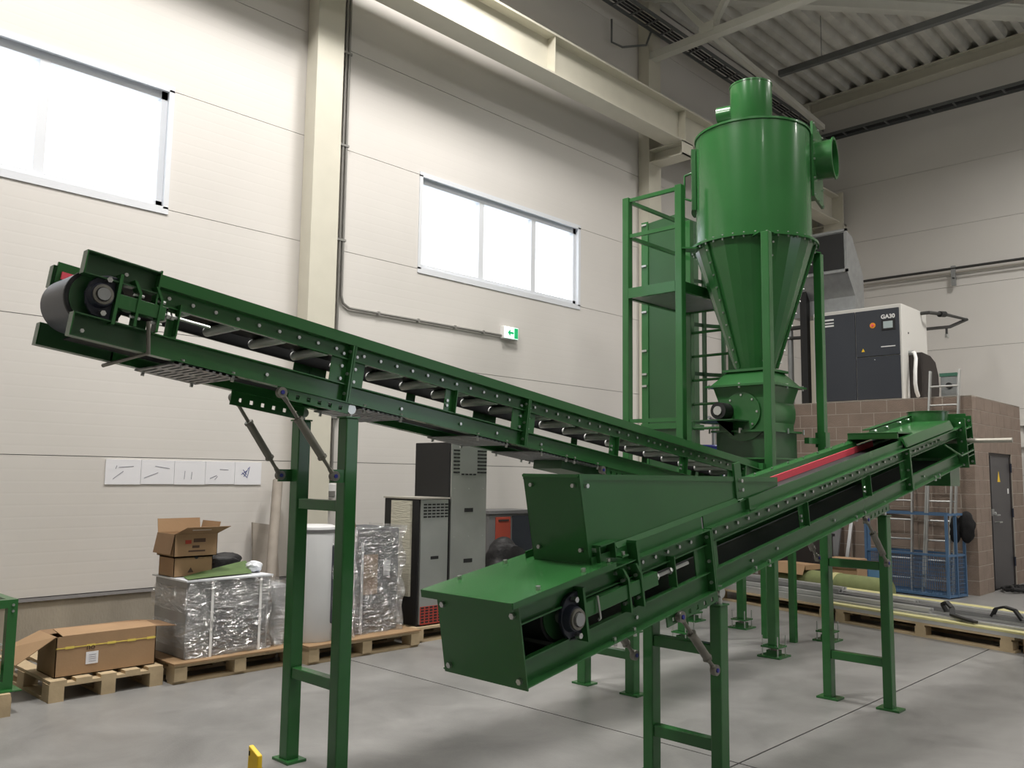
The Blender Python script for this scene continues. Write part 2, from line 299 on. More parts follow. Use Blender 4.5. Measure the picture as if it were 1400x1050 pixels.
bb = thing('lighting_rail', 'dark grey suspended rail crossing the ceiling above the cyclone', 'rail', (14.2, 4, 8.98)); MB().box(14.15, 14.25, -6, 7.0, 8.93, 9.03).build('bar', 'tray', bb)
for y in (6.2, 3.2): MB().cyl((14.2, y, 9.03), (14.2, y, 9.8), .006, n=6).build('hanger', 'tray', bb)
def cable_tray(name, lab, p0, p1, side):
    t = thing(name, lab, 'cable tray', p0); p0 = Vector(p0); p1 = Vector(p1); s = Vector(side)
    for k in (0, 1): MB().bar(p0+s*k, p1+s*k, .02, .06).build('side_rail', 'tray', t)
    L = (p1-p0).length; d = (p1-p0)/L
    for i in range(int(L/.42)): q = p0+d*(.2+i*.42); MB().bar(q, q+s, .035, .02).build('rung', 'tray', t)
    for k in range(3): MB().tube([p0+s*(.25+.2*k)+Vector((0, 0, .02)), p1+s*(.25+.2*k)+Vector((0, 0, .02))], .018, 6).build('cable', 'cable', t)
    return t
t = cable_tray('cable_tray', 'ladder cable tray along the windowed wall under the roof', (7, 7.72, 8.88), (17, 7.72, 8.88), (0, -.3, 0))
cable_tray('cable_tray', 'ladder cable tray along the far wall above the compressor', (17.15, 7.6, 8.70), (17.15, YR, 8.70), (-.3, 0, 0))
MB().tube([(10.35, 7.9, 8.8), (10.35, 7.9, 8.42), (10.5, 7.8, 8.36), (11.0, 7.7, 8.55), (11.15, 7.7, 8.85)], .018, 6).build('wall_bracket', 'tray', t)
# ------------------------------------------------------------------ wall fittings
cp = thing('conduit_run', 'grey conduit dropping beside the column and bending to the exit sign', 'conduit', (5.5, 7.96, 1.5))
MB().tube([(5.49, 7.975, 9.3), (5.49, 7.975, 3.58), (5.52, 7.975, 3.50), (5.60, 7.975, 3.455), (8.05, 7.975, 3.455)], .016).build('pipe', 'conduit', cp, smooth=40)
MB().tube([(5.445, 7.975, 9.3), (5.445, 7.975, 1.5)], .016).build('pipe', 'conduit', cp, smooth=40); MB().tube([(5.40, 7.975, 9.3), (5.40, 7.975, 5.6)], .014).build('pipe', 'conduit', cp, smooth=40)
for z in (2.2, 3.0, 4.2, 5.3, 6.4, 7.4): MB().box(5.37, 5.52, 7.955, 7.999, z, z+.025).build('clip', 'conduit', cp)
for x in (6.0, 6.6, 7.2, 7.7): MB().box(x, x+.025, 7.955, 7.999, 3.435, 3.475).build('clip', 'conduit', cp)
sk = thing('wall_socket', 'white double wall socket below the conduit beside the column', 'socket', (5.43, 7.95, 1.34)); MB().box(5.37, 5.48, 7.93, 7.999, 1.33, 1.49).build('housing', 'white', sk, bevel=.01); MB().box(5.385, 5.465, 7.922, 7.93, 1.35, 1.41).build('cover', 'conduit', sk)
ex = thing('exit_sign', 'small lit green exit sign on the wall right of the window', 'sign', (8.18, 7.93, 3.41)); MB().box(8.05, 8.33, 7.93, 7.999, 3.415, 3.585).build('housing', 'white', ex, bevel=.008)
MB().box(8.06, 8.32, 7.926, 7.93, 3.425, 3.575).build('face', 'exit_white', ex); q = MB(); q.box(8.245, 8.315, 7.923, 7.926, 3.43, 3.57); q.prism([(8.12, 3.50), (8.17, 3.55), (8.17, 3.515), (8.235, 3.515), (8.235, 3.485), (8.17, 3.485), (8.17, 3.45)], 7.923, 7.926, YXZ); q.build('pictogram', 'exit_green', ex)
# drawings taped to wall
PX = [3.055, 3.375, 3.69, 4.00, 4.31, 4.605]
DL = ['paper drawing with two slanted bars, leftmost of the sheet row', 'paper drawing with long diagonal bar, second sheet on wall', 'nearly blank paper sheet in the middle of the row', 'paper drawing with small forked mark, second from right', 'paper drawing with blue hand-like sketch, rightmost of the row']
INK = [[(.07, .05, .16, .12), (.12, .155, .25, .165), (.09, .14, .1, .17)], [(.03, .06, .16, .11), (.13, .17, .27, .15)], [(.1, .05, .105, .13), (.17, .05, .175, .12)], [(.05, .06, .12, .09), (.1, .05, .13, .08), (.15, .15, .24, .145)], [(.07, .1, .13, .14), (.08, .12, .14, .07), (.1, .08, .15, .17), (.14, .08, .16, .18), (.09, .15, .13, .1)]]
for i in range(5):
    t = thing('drawing_sheet', DL[i], 'paper', (PX[i], 7.99, 1.475), 'drawing sheets taped to the wall'); MB().box(PX[i]+.002, PX[i+1]-.002, 7.990, 7.9995, 1.475+(.004 if i % 2 else 0), 1.70).build('sheet', 'paper', t)
    m = MB()
    for a, b, c, d in INK[i]: m.bar((PX[i]+a, 7.989, 1.475+b), (PX[i]+c, 7.989, 1.475+d), .002, .006, (0, 0, 1) if abs(c-a) > .02 else (1, 0, 0))
    m.build('ink_lines', 'ink_blue' if i == 4 else 'ink', t)
# ================================================================== CONVEYORS
def conv_map(X0, Z0, ang):
    c, s = math.cos(ang), math.sin(ang)
    return lambda a, y, n: (X0+a*c-n*s, y, Z0+a*s+n*c)
TR = [(0, .325), (0, .319), (.045, .319), (.045, .246), (.025, .246), (.025, .24), (.05, .24), (.05, .325)]      # outward top channel
BR = [(0, 0), (0, .006), (.045, .006), (.045, .099), (.02, .099), (.02, .105), (.05, .105), (.05, 0)]
SKT = [(.046, .325), (.046, .39), (.052, .39), (.052, .325)]
class Conv:
    def __init__(s, root, X0, Z0, ang, yn, yf):
        s.t = root; s.F = conv_map(X0, Z0, ang); s.yn = yn; s.yf = yf; s.bolts = MB(); s.ang = ang
    def side(s, far): return (lambda q: s.yf-q) if far else (lambda q: s.yn+q)
    def ext(s, prof, a, b, far=False):
        Y = s.side(far); return MB().prism([(Y(p), q) for p, q in prof], a, b, s.F)
    def bx(s, a0, a1, q0, q1, n0, n1, far=False):
        Y = s.side(far); return MB().box(a0, a1, Y(q0), Y(q1), n0, n1, s.F)
    def bolt(s, a, q, n, far=False, r=.0095, l=.011):
        Y = s.side(far); s.bolts.cyl(s.F(a, Y(q), n), s.F(a, Y(q-l), n), r, n=6)
    def boltv(s, a, q, n, d=-.012, far=False, r=.009):
        Y = s.side(far); s.bolts.cyl(s.F(a, Y(q), n), s.F(a, Y(q), n+d), r, n=6)
    def run(s, a0, a1, far, posts=(), m='green', skirt=True, a0s=None, a1s=None):
        s.ext(TR, a0, a1, far).build('top_rail', m, s.t); s.ext(BR, a0, a1, far).build('bottom_rail', m, s.t)
        if skirt: s.ext(SKT, a0 if a0s is None else a0s, a1 if a1s is None else a1s, far).build('skirt_plate', m, s.t)
        for p in posts:
            o = s.bx(p-.035, p+.035, .045, .05, .1, .245, far); o.box(p+.03, p+.036, s.side(far)(.012), s.side(far)(.05), .1, .245, s.F); o.build('post', m, s.t)
            if not far:
                for n in (.14, .17): s.bolt(p-.02, .045, n)
    def joint(s, a, far, m='green'):
        s.bx(a-.012, a-.002, .0, .05, .005, .322, far).build('joint_flange', m, s.t); s.bx(a+.002, a+.012, .0, .05, .005, .322, far).build('joint_flange', m, s.t)
        for d in (-.06, .06): s.bx(a+d-(.05 if d < 0 else .05), a+d+.05, .044, .05, .1, .245, far).build('joint_plate', m, s.t)
        if not far:
            for n in (.05, .16, .285): s.bolts.cyl(s.F(a-.012, s.yn+.02, n), s.F(a-.022, s.yn+.02, n), .009, n=6)
    def web_bolts(s, a0, a1, st, n=.285, far=False):
        k = 0
        while a0+k*st <= a1: s.bolt(a0+k*st, .045, n, far); k += 1
    def holes_bar(s, a0, a1, q, n0, n1, far=False):
        Y = s.side(far); o = MB(); w = (a1-a0); h = .011; nc = (n0+n1)/2-.004
        o.box(a0, a1, Y(q), Y(q+.008), nc+h, n1, s.F); o.box(a0, a1, Y(q), Y(q+.008), n0, nc-h, s.F)
        e = [a0]+[v for i in range(6) for v in (a0+w*(.12+.152*i)-h, a0+w*(.12+.152*i)+h)]+[a1]
        for k in range(0, len(e), 2): o.box(e[k], e[k+1], Y(q), Y(q+.008), nc-h, nc+h, s.F)
        o.build('adjuster_bar', 'green', s.t)
    def guard(s, a):
        g = MB(); y0, y1 = s.yn+.01, s.yf-.01
        for k in range(10): g.box(a+k*.034, a+k*.034+.02, y0, y1, -.012, -.004, s.F)
        for yy in (y0, (y0+y1)/2-.03, y1-.05): g.box(a, a+.326, yy, yy+.05, -.012, -.004, s.F)
        g.build('slotted_guard', 'galv', s.t)
        for q in (.04, .3):
            s.boltv(a+q, .02, 0, -.03); s.boltv(a+q, .02, .006, .012); s.boltv(a+q, .02, 0, -.03, True)
    def legs(s, X, ztop, bars, ys, hy=.04, m='green'):
        for k, yc in enumerate(ys):
            g = MB().box(X-.04, X+.04, yc-hy, yc+hy, .012, ztop).build('leg', m, s.t, bevel=.006)
            MB().box(X-.06, X+.06, yc-.085, yc+.075, 0, .014).build('base_plate', m, g)
            MB().box(X-.045, X+.045, yc-hy-.005, yc+hy+.005, ztop, ztop+.008).build('cap', m, g)
            c = s.pin(X, yc); MB().cyl((X+.005, yc, ztop), (X+.005, yc, c+.03), .016, n=10).build('height_screw', 'zinc', g, smooth=40)
            MB().cyl((X+.005, yc-.02, c-.005), (X+.005, yc+.02, c-.005), .028, n=12).build('eye', 'zinc', g, smooth=40)
        for z0, z1 in bars: MB().box(X-.03, X+.03, ys[0]+hy, ys[1]-hy, z0, z1).build('crossbar', m, s.t, bevel=.005)
    def pin(s, X, yc):
        p0 = s.F(0, 0, 0); return p0[2]+(X-p0[0])*math.tan(s.ang)-.02
    def brace(s, p0, p1):
        p0 = Vector(p0); p1 = Vector(p1); d = p1-p0; L = lambda a: p0+d*a
        o = MB().cyl(L(.32), L(.76), .021, n=12)
        o = o.build('turnbuckle', 'strut_grey', s.t, smooth=40); MB().cyl(L(.3), L(.33), .025, n=6).build('lock_nut', 'strut_grey', o); MB().cyl(L(.75), L(.78), .025, n=6).build('lock_nut', 'strut_grey', o)
        MB().cyl(L(.04), L(.32), .010, n=8).build('rod', 'strut_grey', o); MB().cyl(L(.76), L(.96), .010, n=8).build('rod', 'strut_grey', o)
        for p, q in ((p0, L(.1)), (p1, L(.9))):
            e = MB(); e.cyl(p-Vector((0, .014, 0)), p+Vector((0, .014, 0)), .027, n=14); e.cyl(p, q, .016, .012, n=8); e.build('rod_end', 'strut_grey', o, smooth=40)
            MB().cyl(p-Vector((0, .019, 0)), p+Vector((0, .019, 0)), .011, n=10).build('pin', 'blue_cap', o)
    def bearing(s, a, n, q=-.005):
        """flange bearing + shaft on the near side"""
        F = s.F; y = s.yn
        pl = [(a-.05, n-.05), (a-.02, n-.09), (a+.05, n-.10), (a+.06, n-.10), (a+.06, n+.10), (a+.02, n+.10), (a-.02, n+.085), (a-.05, n+.05), (a-.062, n)]
        o = MB().prism(pl, y+.02, y+.04, lambda q_, a_, n_: F(a_, q_, n_)).build('bearing_housing', 'bearing', s.t, bevel=.004)
        MB().cyl(F(a, y+.02, n), F(a, y-.012, n), .058, .05, n=20).build('boss', 'bearing', o, smooth=40)
        MB().ring(F(a, y-.012, n), F(a, y-.022, n), .044, .032, 20).build('inner_ring', 'strut_grey', o, smooth=40)
        MB().cyl(F(a, y+.1, n), F(a, y-.032, n), .028, n=18).build('shaft_end', 'galv', o, smooth=40)
        for b in ((a+.02, n+.075), (a+.02, n-.078)): s.bolts.cyl(F(b[0], y+.02, b[1]), F(b[0], y-.008, b[1]), .013, n=6)
        MB().box(a+.06, a+.074, y-.01, y+.045, n-.115, n+.115, F).build('slide_plate', 'green', s.t)
    def tension(s, a0, n, L, ks, rb, rl):
        F = s.F; y = s.yn
        o = MB().box(a0, a0+L, y-.005, y+.045, n-.032, n+.032, F).build('tension_arm', 'green', s.t, bevel=.003)
        for k in ks:
            k -= a0
            MB().prism([(a0+k, n-.095), (a0+k+.012, n-.095), (a0+k+.012, n+.06), (a0+k-.02, n+.11), (a0+k-.032, n+.11), (a0+k, n+.055)], y-.012, y+.045, lambda q_, a_, n_: F(a_, q_, n_)).build('guide_bracket', 'green', s.t)
            for dn in (.052, -.052): s.bolts.cyl(F(a0+k-.02, y+.01, n+dn), F(a0+k+.03, y+.01, n+dn), .008, n=6)
        MB().cyl(F(a0+L, y+.02, n), F(rl, y+.02, n), .009, n=8).build('threaded_rod', 'zinc', s.t)
        for k in (.012, rb-a0-L-.03): s.bolts.cyl(F(a0+L+k, y+.02, n), F(a0+L+k+.014, y+.02, n), .018, n=6)
        MB().box(rb, rb+.007, y+.0, y+.045, n-.085, n+.065, F).build('rod_bracket', 'green', s.t)
    def belt(s, a0, a1, rollers, nt=.298, nb=.05, rr=.026):
        F = s.F; y0, y1 = s.yn+.085, s.yf-.085
        MB().box(a0, a1, y0, y1, nt-.008, nt, F).build('belt', 'rubber', s.t, label='black rubber belt upper run'); MB().box(a0, a1, y0, y1, nb-.008, nb, F).build('belt', 'rubber', s.t, label='black rubber belt lower run')
        for a in rollers: MB().cyl(F(a, y0-.01, nt-.008-rr), F(a, y1+.01, nt-.008-rr), rr, n=14).build('idler_roller', 'roller', s.t, smooth=40)
    def finish(s): s.bolts.build('bolts', 'zinc', s.t, kind='stuff')
# ---- conveyor A: high discharge end upper left, descending to the cyclone
tA = thing('inclined_conveyor', 'long green belt conveyor sloping down from the upper left to the cyclone', 'conveyor', (4.5, 4.145, 0))
A = Conv(tA, 1.309, 2.170, -math.atan(.1345), 3.866, 4.335)
F = A.F
for far in (False, True):
    # head section
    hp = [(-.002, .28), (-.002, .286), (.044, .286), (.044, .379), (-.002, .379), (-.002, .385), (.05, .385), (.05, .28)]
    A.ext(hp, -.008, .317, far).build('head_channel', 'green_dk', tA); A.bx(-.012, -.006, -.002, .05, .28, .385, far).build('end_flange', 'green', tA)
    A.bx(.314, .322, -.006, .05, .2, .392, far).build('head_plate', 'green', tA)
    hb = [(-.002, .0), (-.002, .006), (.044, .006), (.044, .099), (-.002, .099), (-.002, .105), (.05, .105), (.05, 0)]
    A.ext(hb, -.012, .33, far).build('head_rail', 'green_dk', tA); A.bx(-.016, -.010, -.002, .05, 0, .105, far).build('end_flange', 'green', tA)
    A.run(.322, 1.43, far, (), 'green'); A.joint(1.43, far); A.run(1.43, 2.86, far, (2.19,)); A.joint(2.86, far); A.run(2.86, 6.06, far, (3.84, 4.78, 5.55)); A.joint(5.75, far)
    A.bx(.40, .46, .045, .05, .1, .245, far).build('post', 'green', tA)
    A.bx(6.05, 6.11, .0, .05, .30, .385, far).build('end_bracket', 'green', tA)
    A.ext([(.06, .0), (.06, .33), (.065, .33), (.065, 0)], 6.06, 7.15, far).build('tail_plate', 'green', tA)
A.web_bolts(.39, 1.34, .118); A.web_bolts(1.52, 2.80, .118); A.web_bolts(2.95, 4.2, .118); A.web_bolts(4.28, 4.44, .08); A.web_bolts(4.54, 5.66, .118); A.bolt(.18, .044, .335); A.bolt(.03, .0, .028); A.bolt(.03, .03, .05, True)
for a in (.95, 1.83, 3.05, 2.62, 2.3): A.bolt(a, .045, .05)
for n in (.13, .2, .27): A.bolt(1.385, .044, n); A.bolt(1.475, .044, n); A.bolt(2.9, .044, n); A.bolt(2.82, .044, n)
# head drum
c0 = F(.085, 3.95, .2); c1 = F(.085, 4.255, .2)
dr = MB().cyl(c0, c1, .128, n=40).build('head_drum', 'drum_rubber', tA, smooth=40)
MB().ring(F(.085, 3.948, .2), F(.085, 3.962, .2), .130, .112, 40).build('drum_rim', 'rubber', dr); MB().cyl(F(.085, 3.944, .2), F(.085, 3.95, .2), .112, n=32).build('drum_disc', 'green_dk', dr)
MB().cyl(F(.085, 4.25, .2), F(.085, 4.36, .2), .026, n=14).build('shaft', 'zinc', dr, smooth=40)
MB().box(.0, .2, 4.265, 4.28, .30, .40, F).build('scraper_plate', 'green', tA); MB().box(.02, .25, 4.25, 4.262, .32, .355, F).build('seal_strip', 'red_rubber', tA)
A.bearing(.081, .205); A.tension(.155, .20, .215, (.235, .335), .435, .60)
MB().tube([F(.295, 3.85, .142), F(.322, 3.85, .0), F(.322, 4.36, -.015)], .010, 8).build('scraper_arm', 'strut_grey', tA)
A.bx(.33, 6.0, .054, .060, .236, .315, True).build('shade_strip', 'rubber', tA)  # black strip added to stand in for shade on the far inner web
A.belt(.085, 7.0, [.5+.265*i for i in range(24)])
for a in (.46, 1.52, 2.40, 3.0, 3.35): A.guard(a)
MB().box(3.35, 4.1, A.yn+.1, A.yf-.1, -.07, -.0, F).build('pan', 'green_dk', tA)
A.holes_bar(1.01, 1.45, .012, -.055, -.0); A.holes_bar(.99, 1.45, .012, -.075, -.0, True); A.holes_bar(3.75, 4.2, .012, -.055, 0); A.holes_bar(3.75, 4.2, .012, -.055, 0, True)
A.legs(2.765, 1.90, ((1.395, 1.455), (.455, .515)), (3.905, 4.37)); A.legs(5.38, 1.53, ((1.08, 1.14), (.25, .31)), (3.91, 4.37))
A.brace((2.318, 3.862, 2.005), (2.655, 3.862, 1.585)); A.brace((2.318, 4.345, 2.005), (2.655, 4.40, 1.585)); A.brace((4.95, 3.862, 1.65), (5.27, 3.862, 1.25))
for z, yy in ((1.585, 3.878), (1.585, 4.395)): MB().box(2.64, 2.73, yy-.006, yy+.006, z-.035, z+.035).build('brace_lug', 'green', tA)
# receiving hopper at the tail, under the valve
h = MB(); b0 = [(7.72, 3.99, 1.62), (8.36, 3.99, 1.55), (8.36, 4.33, 1.55), (7.72, 4.33, 1.62)]; b1 = [(7.66, 3.94, 1.80), (8.42, 3.94, 1.80), (8.42, 4.50, 1.80), (7.66, 4.50, 1.80)]
h.add(b0+b1, [(i, (i+1) % 4, 4+(i+1) % 4, 4+i) for i in range(4)]); h.build('tail_hopper', 'green', tA)
h = MB(); h.box(7.64, 8.44, 3.90, 3.94, 1.79, 1.805); h.box(7.64, 8.44, 4.5, 4.54, 1.79, 1.805); h.box(7.62, 7.66, 3.9, 4.54, 1.79, 1.805); h.box(8.42, 8.46, 3.9, 4.54, 1.79, 1.805); h.build('hopper_rim', 'green', tA)
MB().cyl(F(7.0, 3.96, .2), F(7.0, 4.33, .2), .12, n=24).build('tail_drum', 'rubber', tA, smooth=40)
for yy in (4.0, 4.3): MB().box(8.2, 8.26, yy, yy+.06, 0, 1.27).build('tail_leg', 'green', tA)
A.finish()
# ---- conveyor B: feed hopper in front, rising to the right
tB = thing('feed_conveyor', 'green belt conveyor with open feed hopper rising to the right', 'conveyor', (5, 2.64, 0))
B = Conv(tB, 2.548, .771, math.atan(.1765), 2.355, 2.845)
F = B.F
EP = B.bx(-.006, 0, -.008, .475, -.005, .352); EP.build('end_plate', 'green', tB)
for q in (.03, .44):
    for n in (.03, .29): B.bolts.cyl(F(-.006, 2.35+q, n), F(-.02, 2.35+q, n), .013, n=6)
ld = MB().box(-.06, .60, 2.325, 2.86, .352, .36, F); ld.build('tail_cover', 'green', tB, bevel=.003)
q = MB(); q.box(-.065, -.06, 2.325, 2.86, .328, .36, F); q.box(-.06, .60, 2.322, 2.328, .335, .36, F); q.box(-.06, .60, 2.857, 2.862, .33, .36, F); q.build('cover_lip', 'green', tB)
for a in (.13, .42):
    for yy in (2.36, 2.825): B.bolts.cyl(F(a, yy, .36), F(a, yy, .374), .011, n=6)
for far in (False, True):
    B.run(0, 1.44, far, (), skirt=True, a0s=.53); B.joint(1.45, far); B.run(1.46, 4.335, far, (2.56, 3.55)); B.joint(4.345, far); B.run(4.355, 5.62, far, (), skirt=False)
    pass
B.web_bolts(.68, 1.40, .105); B.web_bolts(1.55, 2.78, .118); B.web_bolts(2.86, 3.0, .07); B.web_bolts(3.1, 4.25, .118); B.web_bolts(4.45, 5.2, .1, .275)
for a in (.8, 1.9, 3.0, 4.7, 2.2): B.bolt(a, .045, .05)
for a in (.6, .75, 1.9, 2.06, 3.3, 3.45, 4.9, 5.0): B.boltv(a, .02, 0, -.02); B.boltv(a, .02, .006, .014)
B.bearing(.325, .185); B.tension(.40, .2, .54, (.70, .80), 1.095, 1.235)
MB().tube([F(.47, 2.34, .245), F(.47, 2.335, .15), F(.47, 2.345, .14)], .006, 6).build('clamp_screw', 'zinc', tB); MB().prism([(.80, .13), (.81, .13), (.81, .40), (.795, .41), (.79, .40)], 2.345, 2.40, lambda y, a, n: F(a, y, n)).build('stop_plate', 'green', tB)
td = MB().cyl(F(.325, 2.445, .19), F(.325, 2.755, .19), .115, n=36).build('tail_drum', 'rubber', tB, smooth=40); MB().cyl(F(.325, 2.44, .19), F(.325, 2.446, .19), .1, n=28).build('drum_disc', 'green_dk', td)
B.belt(.32, 5.5, [1.0+.27*i for i in range(17)])
MB().box(.05, 5.4, 2.41, 2.79, .008, .014, F).build('bottom_pan', 'green_dk', tB)
# hopper (sheet-metal box, open top)
zt = 1.606
def sh(a, y, n): return Vector(F(a, y, n))
def atz(a, y, dx=0): p = sh(a, y, .39); return Vector((p.x+dx, y, zt))
YH0, YH1 = 2.418, 2.745
bn0, bf0 = Vector((3.006, YH0, 1.219)), Vector((3.006, YH1, 1.219)); tn0, tf0 = Vector((2.925, YH0-.004, zt)), Vector((2.925, YH1, zt))
tn1, tf1 = Vector((4.76, YH0-.004, zt)), Vector((4.76, YH1, zt)); bn1, bf1 = sh(2.33, YH0, .39), sh(2.33, YH1, .39)
def sheet(a, b, c, d, th, nm, m='green', parent=None):
    nrm = (b-a).cross(d-a).normalized()*th; return MB().hull8([a, b, c, d], [a+nrm, b+nrm, c+nrm, d+nrm]).build(nm, m, parent or tB)
sheet(bn0, bf0, tf0, tn0, .005, 'hopper_end', 'green'); hs = sheet(bn0, bn1, tn1, tn0, -.005, 'hopper_side'); sheet(bf0, bf1, tf1, tf0, .005, 'hopper_side')
for y0, a, b in ((-1, tn0, tn1), (1, tf0, tf1)): MB().bar(a+Vector((.004, -.004*y0, -.008)), b+Vector((0, -.004*y0, -.008)), .014, .026).build('hopper_rim', 'green', tB)
MB().bar(tn0+Vector((0, 0, -.004)), tf0+Vector((0, 0, -.004)), .012, .012).build('hopper_rim', 'green', tB)
dv = (tn0-bn0); MB().bar(bn0+Vector((.012, -.004, 0)), tn0+Vector((.012, -.004, 0)), .024, .006, (0, 1, 0)).build('corner_angle', 'green', tB)
for k in (.15, .88):
    p = bn0+dv*k; B.bolts.cyl(p+Vector((.035, 0, 0)), p+Vector((.035, -.02, 0)), .011, n=6); B.bolts.cyl(p+Vector((0, .03, 0)), p+Vector((-.015, .03, 0)), .010, n=6)
    p = bf0+(tf0-bf0)*k; B.bolts.cyl(p+Vector((0, -.05, 0)), p+Vector((-.015, -.05, 0)), .010, n=6)
# foot bracket and lower fold of the hopper
q = MB(); q.box(.565, .68, 2.37, 2.42, .43, .437, F); q.box(.665, .672, 2.37, 2.42, .36, .43, F); q.box(.672, .72, 2.34, 2.42, .36, .367, F); q.box(.565, .572, 2.38, 2.42, .36, .43, F); q.build('hopper_foot', 'green', tB)
B.boltv(.70, .0, .367, .015); B.boltv(.59, -.0, .362, .014)
MB().prism([(2.40, .388), (2.412, .412), (2.416, .412), (2.406, .386)], .72, 1.9, F).build('hopper_fold', 'green', tB)
q = MB(); q.box(1.83, 1.90, 2.405, 2.418, .40, .60, F); q.box(1.83, 1.9, 2.39, 2.418, .39, .397, F); q.build('hopper_joint', 'green', tB)
for n in (.45, .50): B.bolts.cyl(F(1.87, 2.405, n), F(1.87, 2.385, n), .011, n=6)
q = MB(); q.box(1.90, 1.91, 2.375, 2.41, .335, .40, F); q.box(1.91, 1.97, 2.375, 2.385, .327, .34, F); q.build('skirt_clip', 'green', tB)
# red sealing rubber and far skirt
MB().box(2.6, 4.66, 2.748, 2.756, .298, .345, F).build('seal_strip', 'red_rubber', tB, label='red sealing rubber along far skirt')
MB().prism([(2.757, .335), (2.77, .372), (2.80, .385), (2.80, .392), (2.765, .378), (2.752, .335)], 2.4, 4.36, F).build('far_skirt_cap', 'green', tB)
for i in range(8): B.bolts.cyl(F(2.5+i*.24, 2.785, .382), F(2.5+i*.24, 2.78, .395), .007, n=6)
# head hood
pr_ = [(2.362, .335), (2.362, .345), (2.385, .405), (2.815, .405), (2.838, .345), (2.838, .335), (2.83, .335), (2.825, .345), (2.808, .398), (2.393, .398), (2.37, .345), (2.37, .335)]
MB().prism(pr_, 4.33, 5.42, F).build('hood', 'green', tB)
MB().prism([(2.362, .335), (2.385, .405), (2.425, .405), (2.425, .39), (2.40, .39), (2.372, .335)], 4.31, 4.33, F).build('hood_lip', 'green', tB)
q = MB(); q.box(4.30, 4.32, 2.42, 2.80, .405, .452, F); q.prism([(4.30, .452), (4.30, .442), (4.62, .40), (4.62, .41)], 2.42, 2.80, lambda y, a, n: F(a, y, n)); q.build('hood_visor', 'green', tB)
q = MB(); q.box(4.50, 5.45, 2.70, 2.706, .40, .455, F); q.box(4.50, 5.45, 2.70, 2.76, .448, .455, F); q.build('hood_flange', 'green', tB)
for a in (4.6, 4.85, 5.15, 5.35): B.bolts.cyl(F(a, 2.70, .43), F(a, 2.686, .43), .012, n=6)
cx, cy = 8.0, 2.62
MB().lathe((cx, cy, 0), [(.165, 2.04), (.165, 2.20), (.172, 2.20), (.172, 2.205), (.158, 2.205), (.158, 2.04)], 36).build('outlet_collar', 'green', tB, smooth=40)
MB().box(cx-.2, cx+.2, cy-.24, cy+.24, 2.03, 2.045).build('collar_plate', 'green', tB)
for yy in (-.2, .2): MB().box(cx-.2, cx+.2, cy+yy-.003, cy+yy+.003, 1.98, 2.045).build('collar_side', 'green', tB)
# head end box
for far in (False, True):
    B.bx(5.62, 5.63, -.03, .05, -.03, .40, far).build('end_flange', 'green', tB); B.bx(5.63, 5.80, .02, .03, -.01, .37, far).build('head_side', 'green_dk', tB); B.bx(5.80, 5.81, -.03, .05, -.03, .40, far).build('end_flange', 'green', tB)
    for n in (.06, .16, .30): B.bx(5.63, 5.80, -.028, .02, n, n+.008, far).build('stiffener', 'green', tB)
for n in (.0, .1, .2, .3, .36): B.bolt(5.725, .018, n); B.bolts.cyl(F(5.81, 2.345, n), F(5.79, 2.345, n), .011, n=6); B.bolt(5.60, .01, n)
MB().box(5.81, 5.82, 2.37, 2.83, -.03, .42, F).build('head_cover', 'green', tB)
MB().tube([F(5.15, 2.36, .235), F(5.45, 2.33, .10), F(5.62, 2.33, .10), F(5.80, 2.33, .10)], .008, 8).build('guard_rod', 'green', tB)
p = Vector(F(5.72, 2.33, .19)); MB().cyl(p+Vector((0, .3, 0)), p+Vector((0, -.33, .0)), .02, n=12).build('drive_shaft', 'pipe_light', tB, smooth=40)
q = MB(); q.box(7.95, 8.2, 2.44, 2.84, 1.56, 1.80); q.build('discharge_chute', 'green', tB)
B.holes_bar(1.0, 1.47, .012, -.055, 0); B.holes_bar(1.0, 1.47, .012, -.055, 0, True); B.holes_bar(3.40, 3.86, .012, -.055, 0); B.holes_bar(3.40, 3.86, .012, -.055, 0, True)
B.legs(4.045, .945, ((.685, .745), (.212, .272)), (2.39, 2.81), .032); B.legs(6.365, 1.345, ((.96, 1.02), (.29, .35)), (2.41, 2.845), .032)
B.brace((3.625, 2.35, .935), (3.935, 2.35, .64)); B.brace((3.625, 2.845, .935), (3.935, 2.845, .64)); B.brace((5.90, 2.35, 1.335), (6.24, 2.35, 1.025)); B.brace((5.90, 2.855, 1.335), (6.24, 2.855, 1.025))
B.finish()
# ================================================================== CYCLONE
C0 = (8.04, 4.29)
tC = thing('cyclone_separator', 'tall green cyclone separator standing on steel legs', 'cyclone', (C0[0], C0[1], 0))
cx, cy = C0
MB().lathe((cx, cy, 0), [(.58, 3.985), (.58, 5.16), (.565, 5.165), (.24, 5.17)], 72).build('barrel', 'green', tC, smooth=35)
MB().lathe((cx, cy, 0), [(.585, 5.15), (.592, 5.15), (.592, 5.172), (.56, 5.172)], 72).build('top_rim', 'green', tC, smooth=35)
q = MB().ring((cx, cy, 3.962), (cx, cy, 3.986), .645, .56, 72).build('joint_flange', 'green', tC, smooth=35)
MB().lathe((cx, cy, 0), [(.60, 3.962), (.20, 2.70)], 28).build('cone', 'green', tC)
MB().lathe((cx, cy, 0), [(.26, 5.172), (.30, 5.175), (.30, 5.19), (.215, 5.195), (.215, 5.24)], 48).build('outlet_base', 'green', tC, smooth=35)
MB().lathe((cx, cy, 0), [(.20, 5.22), (.215, 5.25), (.215, 5.73), (.22, 5.73), (.22, 5.745), (.205, 5.745), (.205, 5.3)], 48).build('outlet_pipe', 'green', tC, smooth=35)
